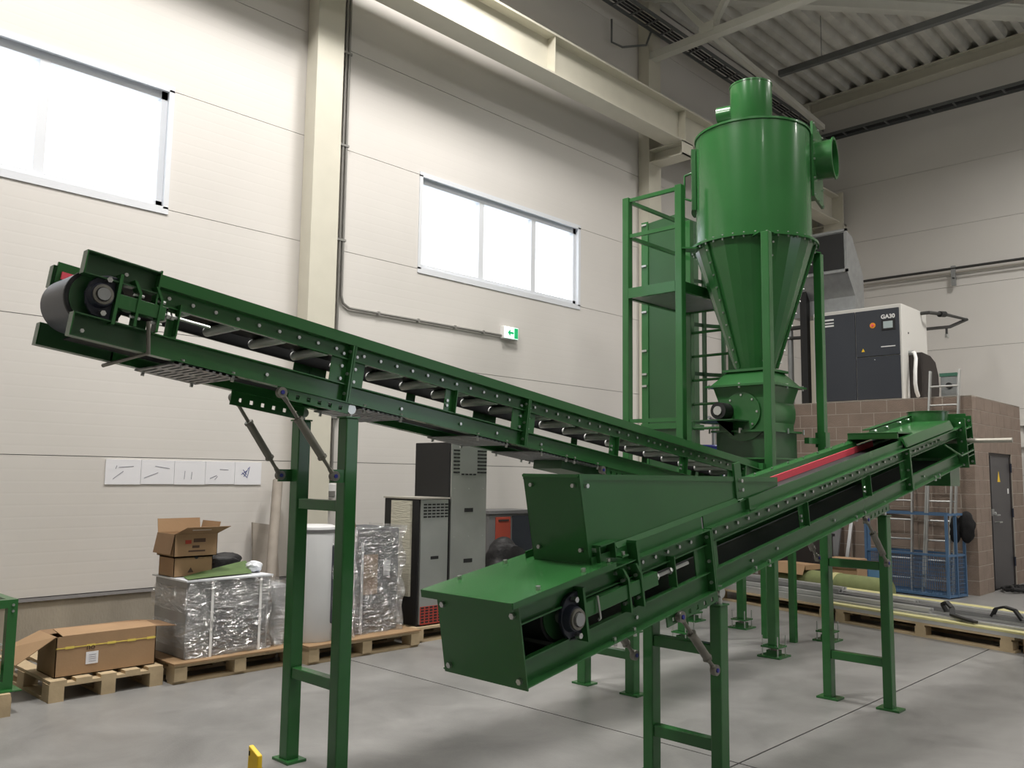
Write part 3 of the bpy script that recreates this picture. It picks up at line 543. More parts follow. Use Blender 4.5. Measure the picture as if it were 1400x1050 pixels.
for a in range(0, 360, 60): r = R_(a+20); MB().box(-.012, .012, -.05, .05, 5.19, 5.26, lambda x, y, z, r=r: (cx+math.cos(r)*(.222+x)-math.sin(r)*y, cy+math.sin(r)*(.222+x)+math.cos(r)*y, z)).build('outlet_lug', 'green', tC)
MB().ring((cx-.02, cy+.2, 5.50), (cx-.06, cy+.36, 5.50), .09, .08, 28).build('side_nozzle', 'green', tC, smooth=35); MB().cyl((cx-.02, cy+.19, 5.5), (cx-.03, cy+.22, 5.5), .088, n=24).build('nozzle_disc', 'green_dk', tC)
bl = MB()
for i in range(36): a = 2*math.pi*i/36; x, y = cx+.62*math.cos(a), cy+.62*math.sin(a); bl.cyl((x, y, 3.945), (x, y, 4.0), .009, n=6)
for i in range(28):
    a = 2*math.pi*i/28
# vertical cone seams with bolts
for ang in (226, 160, 292, 20):
    a = R_(ang); u = Vector((math.cos(a), math.sin(a), 0)); w = Vector((-u.y, u.x, 0)); p0 = Vector((cx, cy, 3.96))+u*.60; p1 = Vector((cx, cy, 2.72))+u*.206
    nrm = Vector((u.x*1.24, u.y*1.24, -.394)).normalized()
    if ang != 226: MB().hull8([p0-w*.018, p0+w*.018, p1+w*.018, p1-w*.018], [p0-w*.018+nrm*.02, p0+w*.018+nrm*.02, p1+w*.018+nrm*.02, p1-w*.018+nrm*.02]).build('cone_seam', 'green', tC)
    for i in range(10): p = p0+(p1-p0)*((i+.5)/10)+nrm*.02; bl.cyl(p, p+nrm*.012, .010, n=6)
for a in range(0, 360, 45): x, y = cx+.27*math.cos(R_(a)), cy+.27*math.sin(R_(a)); bl.cyl((x, y, 5.19), (x, y, 5.215), .011, n=6)
# inlet duct (tangential, turned 14 degrees)
IA = R_(13.8)
def I(x, y, z): return (cx+x*math.cos(IA)-y*math.sin(IA), cy+x*math.sin(IA)+y*math.cos(IA), z)
MB().box(.2, .57, -.57, .02, 4.58, 5.22, I).build('inlet_duct', 'green', tC); MB().box(.14, .64, -.595, -.57, 4.50, 5.30, I).build('inlet_flange', 'green', tC)
MB().ring(I(.385, -.595, 4.95), I(.385, -.755, 4.95), .20, .19, 36).build('inlet_pipe', 'green', tC, smooth=35); MB().ring(I(.385, -.755, 4.95), I(.385, -.77, 4.95), .22, .19, 36).build('inlet_rim', 'green', tC, smooth=35); MB().cyl(I(.385, -.597, 4.95), I(.385, -.60, 4.95), .191, n=30).build('inlet_throat', 'green_dk', tC)
for x in (.16, .385, .62):
    for z in (4.52, 5.28): bl.cyl(I(x, -.58, z), I(x, -.61, z), .011, n=6)
for z in (4.7, 4.9, 5.1):
    for x in (.16, .62): bl.cyl(I(x, -.58, z), I(x, -.61, z), .011, n=6)
# inspection door on the left
def onC(a, r, z): return (cx+r*math.cos(R_(a)), cy+r*math.sin(R_(a)), z)
dv = MB()
for k in range(8):
    a0, a1 = 104+k*3.4, 104+(k+1)*3.4
    dv.hull8([onC(a0, .585, 4.40), onC(a1, .585, 4.40), onC(a1, .585, 5.06), onC(a0, .585, 5.06)], [onC(a0, .63, 4.40), onC(a1, .63, 4.40), onC(a1, .63, 5.06), onC(a0, .63, 5.06)])
dv.build('inspection_door', 'green', tC); MB().tube([onC(118, .62, 4.54), onC(118, .70, 4.57), onC(118, .70, 4.82), onC(118, .62, 4.85)], .013, 8).build('door_handle', 'green', tC, smooth=40)
# legs with levelling feet
def foot(par, x, y):
    o = MB().box(x-.11, x+.11, y-.11, y+.11, 0, .015).build('foot_plate', 'green', par); MB().box(x-.085, x+.085, y-.085, y+.085, .085, .1).build('clamp_plate', 'green', par); MB().box(x-.05, x+.05, y-.05, y+.05, .015, .06).build('foot_pad', 'green', par)
    for dx in (-.075, .075):
        for dy in (-.075, .075): MB().cyl((x+dx, y+dy, .0), (x+dx, y+dy, .19), .006, n=6).build('levelling_screw', 'zinc', par)
def leg(par, x, y, ztop, br=True):
    g = MB().box(x-.04, x+.04, y-.04, y+.04, .1, ztop).build('leg', 'green', par, bevel=.006); foot(g, x, y)
    if br:
        d = (Vector((cx, cy, 0))-Vector((x, y, 0))).normalized(); w = Vector((-d.y, d.x, 0)); p = Vector((x, y, 0)); e = p+d*((Vector((cx, cy, 0))-p).length-.60)
        m = MB().hull8([p-w*.07+Vector((0, 0, 3.945)), p+w*.07+Vector((0, 0, 3.945)), e+w*.11+Vector((0, 0, 3.945)), e-w*.11+Vector((0, 0, 3.945))], [p-w*.07+Vector((0, 0, 3.957)), p+w*.07+Vector((0, 0, 3.957)), e+w*.11+Vector((0, 0, 3.957)), e-w*.11+Vector((0, 0, 3.957))])
        m.hull8([p-w*.004+Vector((0, 0, 3.80)), p+w*.004+Vector((0, 0, 3.80)), p+w*.004+Vector((0, 0, 3.945)), p-w*.004+Vector((0, 0, 3.945))], [e-w*.004+Vector((0, 0, 3.93)), e+w*.004+Vector((0, 0, 3.93)), e+w*.004+Vector((0, 0, 3.945)), e-w*.004+Vector((0, 0, 3.945))])
        m.build('leg_bracket', 'green', g)
for x, y in ((7.45, 3.84), (8.58, 3.84), (8.60, 4.80)): leg(tC, x, y, 3.95)
# rotary valve below the cone
MB().box(cx-.24, cx+.24, cy-.24, cy+.24, 2.675, 2.70).build('cone_flange', 'green', tC)
MB().hull8([(cx-.21, cy-.21, 2.675), (cx+.21, cy-.21, 2.675), (cx+.21, cy+.21, 2.675), (cx-.21, cy+.21, 2.675)], [(cx-.33, cy-.33, 2.535), (cx+.33, cy-.33, 2.535), (cx+.33, cy+.33, 2.535), (cx-.33, cy+.33, 2.535)]).build('transition', 'green', tC)
MB().box(cx-.37, cx+.37, cy-.37, cy+.37, 2.515, 2.535).build('valve_flange', 'green', tC)
MB().hull8([(cx-.31, cy-.31, 2.515), (cx+.31, cy-.31, 2.515), (cx+.31, cy+.31, 2.515), (cx-.31, cy+.31, 2.515)], [(cx-.27, cy-.27, 2.36), (cx+.27, cy-.27, 2.36), (cx+.27, cy+.27, 2.36), (cx-.27, cy+.27, 2.36)]).build('valve_throat', 'green', tC)
MB().cyl((cx-.28, cy, 2.26), (cx+.28, cy, 2.26), .29, n=40).build('valve_body', 'green', tC, smooth=35); MB().box(cx-.27, cx+.27, cy-.27, cy+.27, 2.08, 2.3).build('valve_base', 'green', tC)
MB().box(cx-.33, cx+.33, cy-.33, cy+.33, 2.06, 2.08).build('valve_flange', 'green', tC); MB().box(cx-.27, cx+.27, cy-.30, cy+.30, 1.80, 2.06).build('outlet_chute', 'green_dk', tC)
MB().cyl((cx-.285, cy, 2.26), (cx-.30, cy, 2.26), .2, n=28).build('valve_cover', 'green', tC, smooth=35); mo = MB().cyl((cx-.30, cy+.17, 2.27), (cx-.46, cy+.17, 2.27), .085, n=20).build('motor', 'black', tC, smooth=35); MB().cyl((cx-.46, cy+.17, 2.27), (cx-.475, cy+.17, 2.27), .045, n=16).build('motor_cap', 'zinc', mo)
q = MB(); q.box(cx-.62, cx-.27, cy-.08, cy+.38, 2.16, 2.172); q.hull8([(cx-.27, cy+.1, 2.02), (cx-.26, cy+.1, 2.02), (cx-.26, cy+.1, 2.16), (cx-.27, cy+.1, 2.16)], [(cx-.6, cy+.1, 2.15), (cx-.59, cy+.1, 2.15), (cx-.59, cy+.1, 2.16), (cx-.6, cy+.1, 2.16)]); q.build('motor_shelf', 'green_dk', tC)
for x, y in ((-.34, -.34), (-.34, 0), (0, -.34), (-.34, .34), (.34, -.34)):
    for z in (2.5, 2.05): bl.cyl((cx+x, cy+y, z), (cx+x, cy+y, z+.05), .011, n=6)
for i in range(8): a = R_(i*45); bl.cyl((cx-.30, cy+.17*math.cos(a), 2.26+.17*math.sin(a)), (cx-.312, cy+.17*math.cos(a), 2.26+.17*math.sin(a)), .011, n=6)
bl.build('bolts', 'zinc', tC, kind='stuff')
MB().box(cx+.27, 8.54, 3.86, 3.91, 1.96, 2.02).build('stay', 'green', tC); q = MB(); q.box(8.53, 8.63, 3.785, 3.80, 1.93, 2.08); q.box(8.53, 8.63, 3.88, 3.895, 1.93, 2.08); q.build('leg_clamp', 'green', tC)
# ================================================================== PLATFORM TOWER
tT = thing('platform_tower', 'green platform tower with guard rails and caged ladder beside the cyclone', 'platform', (8.0, 5.15, 0))
for x, y, zt_ in ((7.45, 4.80, 4.63), (7.45, 5.47, 4.63)): leg(tT, x, y, zt_, False)
for y in (5.42,): leg(tT, 8.60, y, 4.63, False)
MB().box(8.56, 8.64, 4.84, 4.90, 2.0, 4.63).build('leg', 'green', tT)
q = MB(); d = Vector((.59, -.51, 0)).normalized(); p = Vector((7.45, 4.80, 0)); w = Vector((-d.y, d.x, 0)); e = p+d*.2
q.hull8([p-w*.06+Vector((0, 0, 3.94)), p+w*.06+Vector((0, 0, 3.94)), e+w*.1+Vector((0, 0, 3.94)), e-w*.1+Vector((0, 0, 3.94))], [p-w*.06+Vector((0, 0, 3.955)), p+w*.06+Vector((0, 0, 3.955)), e+w*.1+Vector((0, 0, 3.955)), e-w*.1+Vector((0, 0, 3.955))]); q.build('bracket', 'green', tT)
for z in (4.60, 4.20):
    MB().box(7.435, 7.465, 4.84, 5.43, z-.02, z+.02).build('guard_rail', 'green', tT); MB().box(7.49, 8.56, 5.455, 5.485, z-.02, z+.02).build('guard_rail', 'green', tT)
MB().box(7.41, 7.45, 4.84, 5.43, 3.51, 3.62).build('platform_beam', 'green', tT); MB().box(7.49, 8.56, 5.45, 5.49, 3.51, 3.62).build('platform_beam', 'green', tT); MB().box(8.58, 8.62, 4.84, 5.40, 3.51, 3.62).build('platform_beam', 'green', tT); MB().box(7.49, 8.3, 4.79, 4.82, 3.51, 3.62).build('platform_beam', 'green', tT)
MB().box(7.45, 8.58, 4.82, 5.46, 3.525, 3.535).build('platform_floor', 'galv', tT)
for i in range(12): z = .5+.278*i; MB().cyl((8.60, 4.84, z), (8.60, 5.40, z), .016, n=8).build('rung', 'green', tT)
for z in (2.26, 2.83, 3.42, 3.95, 4.5):
    pts = []
    for k in range(13): a = -math.pi/2+math.pi*k/12; pts.append((8.62+.62*math.cos(a), 5.12+.36*math.sin(a), z))
    m = MB()
    for a, b in zip(pts[:-1], pts[1:]): m.bar(a, b, .008, .045)
    m.build('cage_hoop', 'green_dk', tT)
for k in (2, 4, 6, 8, 10): a = -math.pi/2+math.pi*k/12; x, y = 8.62+.61*math.cos(a), 5.12+.35*math.sin(a); MB().box(x-.02, x+.02, y-.02, y+.02, 2.24, 4.52).build('cage_bar', 'green_dk', tT)
MB().box(7.43, 7.47, 4.84, 5.43, 2.17, 2.21).build('tie_bar', 'green', tT)
# duct column behind the tower
tD = thing('vertical_duct', 'dark green vertical sheet metal duct behind the platform tower', 'duct', (9.25, 6.1, 0))
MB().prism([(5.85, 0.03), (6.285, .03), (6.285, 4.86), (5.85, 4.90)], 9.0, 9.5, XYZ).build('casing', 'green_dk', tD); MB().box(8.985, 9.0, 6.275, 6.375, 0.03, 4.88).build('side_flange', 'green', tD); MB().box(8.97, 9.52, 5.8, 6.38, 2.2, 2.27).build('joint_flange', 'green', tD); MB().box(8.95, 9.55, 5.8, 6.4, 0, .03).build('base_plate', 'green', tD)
m = MB()
for z in (4.84, 4.3, 3.7, 3.2, 2.9, 2.75): m.box(8.965, 8.985, 6.29, 6.36, z-.012, z+.012)
m.build('clips', 'zinc', tD, kind='stuff')
# ================================================================== BLOCK ROOM
MX, MY, MZ = 13.49, 3.81, 2.842
wp = MB().box(MX+.003, MX+.19, MY+.003, YL-.06, 0, MZ-.01).build('wall_partition', 'mortar', kind='structure')
ws = MB(); ws.box(MX+.19, 14.20, MY+.003, MY+.19, 0, MZ-.01); ws.box(15.40, 16.03, MY+.003, MY+.19, 0, MZ-.01); ws.box(14.20, 15.40, MY+.003, MY+.19, 2.05, MZ-.01); ws = ws.build('wall_side', 'mortar', kind='structure')
CH = MZ/14
def blk(nm, sx, sy): return MB().box(-sx/2, sx/2, -sy/2, sy/2, -CH/2+.005, CH/2-.005).mesh(nm, 'block')
bf, bs = blk('block_face', .19, .39), blk('block_side', .39, .19); cache = {}
for r in range(14):
    z = (r+.5)*CH; y = MY+.2+(.0 if r % 2 else -.2)+.2
    # front wall: blocks along Y
    y0 = MY+(.195 if r % 2 == 0 else .395)
    link('block', bs if r % 2 == 0 else bf, wp, (MX+(.195 if r % 2 == 0 else .095), MY+(.095 if r % 2 == 0 else .195), z))
    yy = MY+(.20 if r % 2 == 0 else .40)
    while yy < YL-.5: link('block', bf, wp, (MX+.095, yy+.2, z)); yy += .4
    xx = MX+(.40 if r % 2 == 0 else .20)
    while xx < 16.0:
        a, b = xx, min(xx+.4, 16.03)
        segs = [(a, b)]
        if z < 2.05: segs = [(max(p, lo), min(q, hi)) for p, q in segs for lo, hi in ((0, 14.19), (15.41, 99)) if min(q, hi)-max(p, lo) > .05]
        for p, q in segs:
            L = round(q-p-.01, 2)
            if abs(L-.39) < .005: me = bs
            else: me = cache.setdefault(L, blk('block_cut', L, .19))
            link('block', me, ws, ((p+q)/2, MY+.095, z))
        xx += .4
MB().box(MX+.0, 16.03, MY, YL-.06, MZ-.02, MZ).build('floor_mezzanine', 'mortar', kind='structure')
MB().box(15.9, 16.03, MY+.19, YL-.06, 0, MZ-.02).build('wall_room_end', 'mortar', kind='structure')
dr = MB().box(14.33, 15.33, MY+.02, MY+.06, .02, 1.99).build('door_1', 'door_grey', kind='structure')
q = MB(); q.box(14.21, 14.33, MY+.03, MY+.15, 0, 2.04); q.box(15.33, 15.39, MY+.01, MY+.15, 0, 2.04); q.box(14.21, 15.39, MY+.01, MY+.15, 1.99, 2.04); q.build('door_frame', 'brown_black', dr)  # frame coloured dark to stand in for the shadowed gap left of the leaf
MB().tube([(14.45, MY+.02, 1.0), (14.45, MY-.04, 1.0), (14.58, MY-.04, 1.0)], .011, 8).build('door_handle', 'zinc', dr); q = MB(); q.box(14.20, 14.30, MY-.015, MY+.0, 1.10, 1.2); q.tube([(14.25, MY-.01, 1.12), (14.25, MY-.06, 1.11), (14.4, MY-.06, 1.11)], .014, 8); q.build('lock_bracket', 'galv', dr)
MB().cyl((14.45, MY+.02, 1.13), (14.45, MY+.0, 1.13), .025, n=14).build('lock_cylinder', 'zinc', dr)
MB().prism([(14.66, 1.60), (14.80, 1.60), (14.73, 1.76)], MY+.017, MY+.02, YXZ).build('warning_sign', 'yellow', dr); MB().box(15.17, 15.24, MY+.017, MY+.02, 1.42, 1.50).build('door_tag', 'white', dr)
for z in (1.75, 1.05, .3): MB().cyl((15.34, MY-.0, z), (15.34, MY, z+.14), .016, n=10).build('hinge', 'bearing', dr)
# compressor
K = thing('air_compressor', 'dark grey and white air compressor on top of the block room', 'compressor', (14.3, 5.54, MZ))
MB().box(13.74, 14.86, 4.83, 6.26, MZ+.0, 4.36).build('casing', 'off_white', K, bevel=.012)
MB().box(13.715, 13.74, 5.555, 6.235, MZ+.03, 4.30).build('front_panel', 'dark_grey', K, bevel=.006); MB().box(13.715, 13.74, 4.865, 5.545, 3.56, 4.30).build('front_panel', 'dark_grey', K, bevel=.006); MB().box(13.715, 13.74, 4.865, 5.545, MZ+.03, 3.55).build('front_panel', 'dark_grey', K, bevel=.006)
for k in range(3): MB().box(13.711, 13.715, 5.90, 6.13, 4.105+.05*k, 4.105+.05*k+(.026 if k != 1 else .018)).build('emblem_bar', 'white', K)
text('model_lettering', 'GA30', .09, (13.712, 5.03, 4.17), FX, 'white', K, bold=.003)
s_ = MB().box(13.700, 13.715, 4.92, 5.13, 3.955, 4.125).build('control_panel', 'black', K, bevel=.004); MB().box(13.698, 13.7, 4.955, 5.10, 3.985, 4.095).build('screen', 'screen', s_)
e_ = MB().cyl((13.715, 5.27, 4.05), (13.708, 5.27, 4.05), .045, n=20).build('stop_button', 'orange', K); MB().cyl((13.708, 5.27, 4.05), (13.69, 5.27, 4.05), .018, n=14).build('push_cap', 'red_rubber', e_)
MB().prism([(5.46, 3.64), (5.405, 3.64), (5.4325, 3.695)], 13.712, 13.715, XYZ).build('warning_triangle', 'yellow', K); MB().box(13.712, 13.715, 4.93, 5.15, 3.69, 3.705).build('trim_strip', 'white', K)
MB().cyl((13.70, 5.25, 3.5), (13.715, 5.25, 3.5), .008, n=8).build('catch', 'zinc', K); MB().cyl((14.0, 4.822, 3.92), (14.0, 4.83, 3.92), .015, n=10).build('port', 'black', K)
MB().tube([(14.0, 4.83, 3.60), (13.98, 4.74, 3.60), (13.92, 4.70, 3.50), (13.84, 4.69, 3.30), (13.82, 4.69, 3.10), (13.86, 4.69, 2.98), (13.96, 4.70, 2.91)], .028, 10).build('hose', 'white', K, smooth=40); MB().cyl((14.0, 4.84, 3.6), (14.0, 4.76, 3.6), .04, n=12).build('hose_fitting', 'galv', K)
MB().prism([(13.98, MZ+.02), (13.98, 3.60), (14.35, 3.58), (14.58, 3.50), (14.70, 3.30), (14.72, 3.05), (14.66, MZ+.02)], 4.62, 4.83, YXZ).build('intake_cover', 'brown_black', K, bevel=.02)
# exhaust duct on compressor
Dk = thing('exhaust_duct', 'galvanised exhaust duct elbow on top of the compressor', 'duct', (14.2, 5.8, 4.36))
pf = [(13.93, 4.36), (13.93, 4.62), (13.62, 4.99), (13.62, 5.66), (13.86, 5.60), (14.28, 5.02), (14.30, 4.36)]
MB().prism(pf, 5.62, 6.72, YXZ).build('elbow', 'galv', Dk); MB().box(13.60, 13.618, 5.66, 6.68, 5.03, 5.62).build('dark_opening', 'black', Dk); q = MB(); q.box(13.60, 13.64, 5.60, 5.64, 4.97, 5.68); q.box(13.60, 13.64, 5.60, 6.74, 4.97, 5.01); q.box(13.60, 13.64, 5.60, 6.74, 5.64, 5.68); q.build('rim', 'galv', Dk)
MB().box(13.9, 14.33, 5.59, 6.3, 4.36, 4.40).build('base_flange', 'galv', Dk)
pp = thing('compressed_air_pipe', 'dark bent air pipe with valve at the right of the compressor', 'pipe', (15.2, 4.6, 4.2))
MB().tube([(14.6, 4.86, 4.32), (14.6, 4.70, 4.32), (15.15, 4.62, 4.36), (16.2, 4.60, 4.42), (16.2, 4.60, 4.40)], .028, 10).build('upper_pipe', 'pipe_dark', pp, smooth=40); MB().tube([(16.2, 4.60, 4.42), (15.6, 4.70, 4.22), (14.86, 4.86, 4.10)], .028, 10).build('return_pipe', 'pipe_dark', pp, smooth=40)
MB().cyl((14.95, 4.65, 4.34), (15.12, 4.625, 4.36), .05, n=12).build('valve', 'black', pp); MB().cyl((15.5, 4.72, 4.2), (15.5, 4.72, 4.05), .02, n=8).build('drain', 'pipe_dark', pp); MB().box(15.45, 15.55, 4.70, 4.74, 4.02, 4.08).build('drain_valve', 'zinc', pp)
pr2 = thing('wall_pipe', 'double pipe run along the far wall above the compressor', 'pipe', (17.3, 5, 5.5))
MB().cyl((17.28, 7.5, 5.62), (17.28, YR, 5.55), .025, n=10).build('pipe', 'pipe_dark', pr2, smooth=40); MB().cyl((17.28, 7.5, 5.54), (17.28, YR, 5.47), .018, n=10).build('pipe', 'pipe_light', pr2, smooth=40)
for y in (5.1, 2.5): q = MB(); q.box(17.26, 17.4, y-.015, y+.015, 5.40, 5.44); q.box(17.26, 17.30, y-.04, y+.04, 5.28, 5.66); q.build('pipe_bracket', 'galv', pr2)
dp = thing('dark_down_pipe', 'dark vertical pipes rising beside the compressor behind the cyclone leg', 'pipe', (14.3, 6.55, MZ))
MB().box(13.8, 13.92, 6.40, 6.52, MZ, 5.0).build('down_pipe', 'black', dp); MB().cyl((13.9, 6.75, MZ), (13.9, 6.75, 5.4), .05, n=12).build('riser', 'galv', dp, smooth=40); MB().cyl((13.86, 6.45, 4.18), (13.86, 7.2, 4.18), .035, n=10).build('cross_pipe', 'pipe_dark', dp, smooth=40); MB().cyl((13.86, 6.45, 4.0), (13.86, 7.2, 4.03), .03, n=10).build('cross_pipe', 'pipe_dark', dp, smooth=40)
sw = thing('switch_box', 'small grey green control box standing on the block room behind the ladder', 'box', (13.6, 4.1, MZ)); MB().box(13.55, 13.72, 4.02, 4.24, MZ, MZ+.30).build('housing', 'galv', sw, bevel=.008); MB().box(13.54, 13.73, 4.01, 4.25, MZ+.30, MZ+.35).build('lid', 'light_green_box', sw); MB().cyl((13.55, 4.12, MZ+.16), (13.52, 4.12, MZ+.16), .045, n=16).build('knob', 'black', sw)
jb = thing('junction_box', 'small pale junction boxes on the far wall right of the door', 'box', (17.36, 4.05, 2.6)); MB().box(17.33, 17.4, 3.98, 4.14, 2.60, 2.74).build('upper_box', 'off_white', jb); MB().box(17.33, 17.4, 3.98, 4.15, 2.22, 2.46).build('lower_box', 'off_white', jb); MB().cyl((17.37, 4.06, 2.46), (17.37, 4.06, 2.60), .015, n=8).build('conduit', 'conduit', jb)
# ladders
def ladder(lab, p0, p1, w, dbl=False, step=.28):
    t = thing('aluminium_ladder', lab, 'ladder', p0, 'aluminium ladders by the block wall'); p0 = Vector(p0); p1 = Vector(p1); d = (p1-p0); L = d.length; d /= L
    for k in (-1, 1):
        o = Vector((0, k*w/2, 0)); MB().bar(p0+o, p1+o, .025, .06, (1, 0, 0)).build('stile', 'ali', t)
        if dbl: o2 = Vector((-.06, k*(w/2-.045), 0)); MB().bar(p0+o2+d*.1, p0+o2+d*(L*.62), .02, .05, (1, 0, 0)).build('inner_stile', 'ali', t)
    i = 0
    while .2+i*step < L-.05: q = p0+d*(.2+i*step); MB().cyl(q-Vector((0, w/2, 0)), q+Vector((0, w/2, 0)), .014, n=8).build('rung', 'ali', t); i += 1
ladder('tall aluminium double ladder leaning on the block wall beside the door corner', (13.15, 4.26, 0), (13.44, 4.14, 3.22), .40, True); ladder('aluminium ladder leaning on block wall behind the blue cage, left one', (13.2, 4.83, 0), (13.44, 4.83, 2.3), .40)
# blue cage
BC = thing('blue_mesh_cage', 'blue steel mesh basket cage standing before the block wall', 'cage', (12.85, 4.02, 0))
ca, cbv = Vector((.98, -.19, 0)).normalized(), Vector((.19, .98, 0)).normalized(); c0 = Vector((12.78, 4.0, 0)); WA, WB, HC = .46, 1.22, 1.14
cor = [c0, c0+ca*WA, c0+ca*WA+cbv*WB, c0+cbv*WB]
for p in cor+[c0+ca*WA*.5, c0+cbv*WB*.97+ca*.02]: MB().bar(p+Vector((0, 0, .01)), p+Vector((0, 0, HC)), .035, .035, (1, 0, 0)).build('post', 'blue', BC)
for z in (.03, .58, HC):
    for i in range(4): MB().bar(cor[i]+Vector((0, 0, z)), cor[(i+1) % 4]+Vector((0, 0, z)), .03, .03).build('rail', 'blue', BC)
for i in (0, 1, 2, 3):
    a, b = cor[i], cor[(i+1) % 4]; m = MB(); L = (b-a).length; d = (b-a)/L
    for k in range(int(L/.03)): q = a+d*(k*.03+.015); m.bar(q+Vector((0, 0, .03)), q+Vector((0, 0, .58)), .005, .005, (1, 0, 0))
    for k in range(9): z = .08+k*.055; m.bar(a+Vector((0, 0, z)), b+Vector((0, 0, z)), .005, .005)
    m.build('mesh_panel', 'blue', BC, kind='stuff')
MB().hull8([p+Vector((0, 0, .02)) for p in cor], [p+Vector((0, 0, .03)) for p in cor]).build('floor_tray', 'blue', BC)
gl = thing('black_jacket', 'black jacket draped over the corner of the blue cage', 'jacket', tuple(cor[1]+Vector((0, 0, .8))))
c = cor[1]; bmj = bmesh.new()
for oy, ox, zc, rz, ry in ((.10, -.03, .93, .20, .075), (-.04, .0, .97, .23, .105)):
    g = bmesh.ops.create_icosphere(bmj, subdivisions=3, radius=1)
    for v in g['verts']:
        n = v.co.copy(); k = 1+.12*math.sin(6*n.x+9*n.z+oy*30)+.08*math.sin(13*n.y+4*n.z)
        v.co = Vector((c.x+ox+n.x*.09*k, c.y+oy+n.y*ry*k, zc+rz*n.z*(1 if n.z < 0 else .95)))-Vector(gl.location)
me = bpy.data.meshes.new('cloth'); bmj.to_mesh(me); bmj.free(); me.materials.append(MATS['cloth_black']); me.polygons.foreach_set('use_smooth', [True]*len(me.polygons)); o = bpy.data.objects.new('cloth', me); COL.objects.link(o); o.parent = gl
pb = thing('blue_sack', 'light blue printed sack leaning at the left end of the cage', 'sack', (12.75, 5.05, 0)); MB().hull8([(12.70, 4.86, 0), (12.90, 4.90, 0), (12.95, 5.22, 0), (12.74, 5.24, 0)], [(12.76, 4.88, .38), (12.86, 4.9, .40), (12.9, 5.2, .42), (12.78, 5.22, .40)]).build('body', 'blue_board', pb, bevel=.03)
for z, y0, y1 in ((.33, 5.10, 5.18), (.29, 5.08, 5.19), (.25, 5.08, 5.17), (.15, 4.93, 5.16), (.11, 4.92, 5.14)): MB().bar((12.70+.15*z, y0, z), (12.70+.15*z, y1, z), .012, .022).build('print_line', 'ink_blue', pb)
# ------------------------------------------------------------------ long profile stack on pallets
O = Vector((9.30, 2.42, 0)); e1 = Vector((.249, .969, 0)); e2 = Vector((.969, -.249, 0))
def SF(a, w, z): return tuple(O+e1*a+e2*w+Vector((0, 0, z)))
def long_pallet(lab, a0, a1, w0, w1, blocks):
    t = thing('wooden_pallet', lab, 'pallet', SF((a0+a1)/2, (w0+w1)/2, 0), 'pallets under the metal profiles')
    for w in (w0+.05, (w0+w1)/2, w1-.05):
        MB().box(a0, a1, w-.05, w+.05, 0, .022, SF).build('bottom_board', 'wood', t)
        for b in blocks: MB().box(b-.06, b+.06, w-.05, w+.05, .022, .10, SF).build('block', 'wood', t)
    for b in blocks: MB().box(b-.05, b+.05, w0, w1, .10, .122, SF).build('stringer', 'wood', t)
    for k in range(5): w = w0+.05+(w1-w0-.1)*k/4; MB().box(a0, a1, w-.05, w+.05, .122, .144, SF).build('deck_board', 'wood', t)
long_pallet('wooden pallet under the right end of the long metal profiles', -.08, 1.92, 0, 1.0, (0, .88, 1.86)); long_pallet('wooden pallet under the left end of the long metal profiles', 2.1, 3.9, .1, 1.1, (2.16, 3.0, 3.84))
BARS = [(.0, .11, .145, .055, -1.3, 2.05, 'pale_yellow'), (.13, .10, .145, .075, -1.3, 4.4, 'profile'), (.25, .11, .145, .065, -1.2, 4.6, 'profile_dk'), (.38, .10, .145, .08, -1.3, 4.3, 'profile'), (.50, .11, .145, .065, -1.1, 4.5, 'profile'), (.63, .10, .145, .08, -1.3, 4.1, 'profile_dk'), (.75, .11, .145, .07, -1.2, 4.4, 'profile'), (.88, .10, .145, .065, -1.3, 3.4, 'pipe_light'),
        (.2, .08, .222, .045, .9, 4.3, 'profile'), (.40, .09, .228, .04, -.4, 4.2, 'profile_dk'), (.55, .08, .228, .045, 1.3, 4.4, 'profile'), (.68, .09, .228, .04, -.9, 3.9, 'profile'), (.3, .08, .272, .045, 2.1, 4.4, 'profile_dk'), (.5, .08, .276, .045, 2.2, 4.4, 'profile')]
PLAB = ['', 'wide grey metal profile, second bar from front of bottom layer', 'dark grey metal profile, third bar from front of bottom layer', 'grey metal profile, fourth bar from front of bottom layer', 'grey metal profile, fifth bar from front of bottom layer', 'dark grey metal profile, sixth bar from front of bottom layer', 'grey metal profile, seventh bar from front of bottom layer', 'light worn metal profile at the back of the bottom layer',
        'short grey metal profile at the front of the second layer', 'dark metal profile, second bar of the second layer', 'grey metal profile, third bar of the second layer', 'grey metal profile at the back of the second layer', 'dark metal profile on top of the stack, front one', 'grey metal profile on top of the stack, back one']
for bi, (w, wd, z, h, a0, a1, m) in enumerate(BARS):
    nm, lb_, g = ('wrapped_profile', 'pale yellow edged plank at the front of the profile stack', None) if m == 'pale_yellow' else ('metal_profile', PLAB[bi], 'metal profiles stacked on the pallets')
    t = thing(nm, lb_, 'profile', SF((a0+a1)/2, w+wd/2, z), g); tk = .012
    if m == 'pale_yellow':
        MB().box(a0, a1, w, w+wd, z, z+h-.02, SF).build('core', 'profile', t); MB().box(a0, a1, w-.003, w+wd+.003, z+h-.02, z+h, SF).build('yellow_edge', 'pale_yellow', t)
    else:
        MB().prism([(w, z), (w+wd, z), (w+wd, z+h), (w+wd-tk*2, z+h), (w+wd-tk*2, z+tk), (w+tk, z+tk), (w+tk, z+h-tk), (w+wd*.4, z+h-tk), (w+wd*.4, z+h), (w, z+h)], a0, a1, lambda a, p, q: SF(a, p, q)).build('channel', m, t)
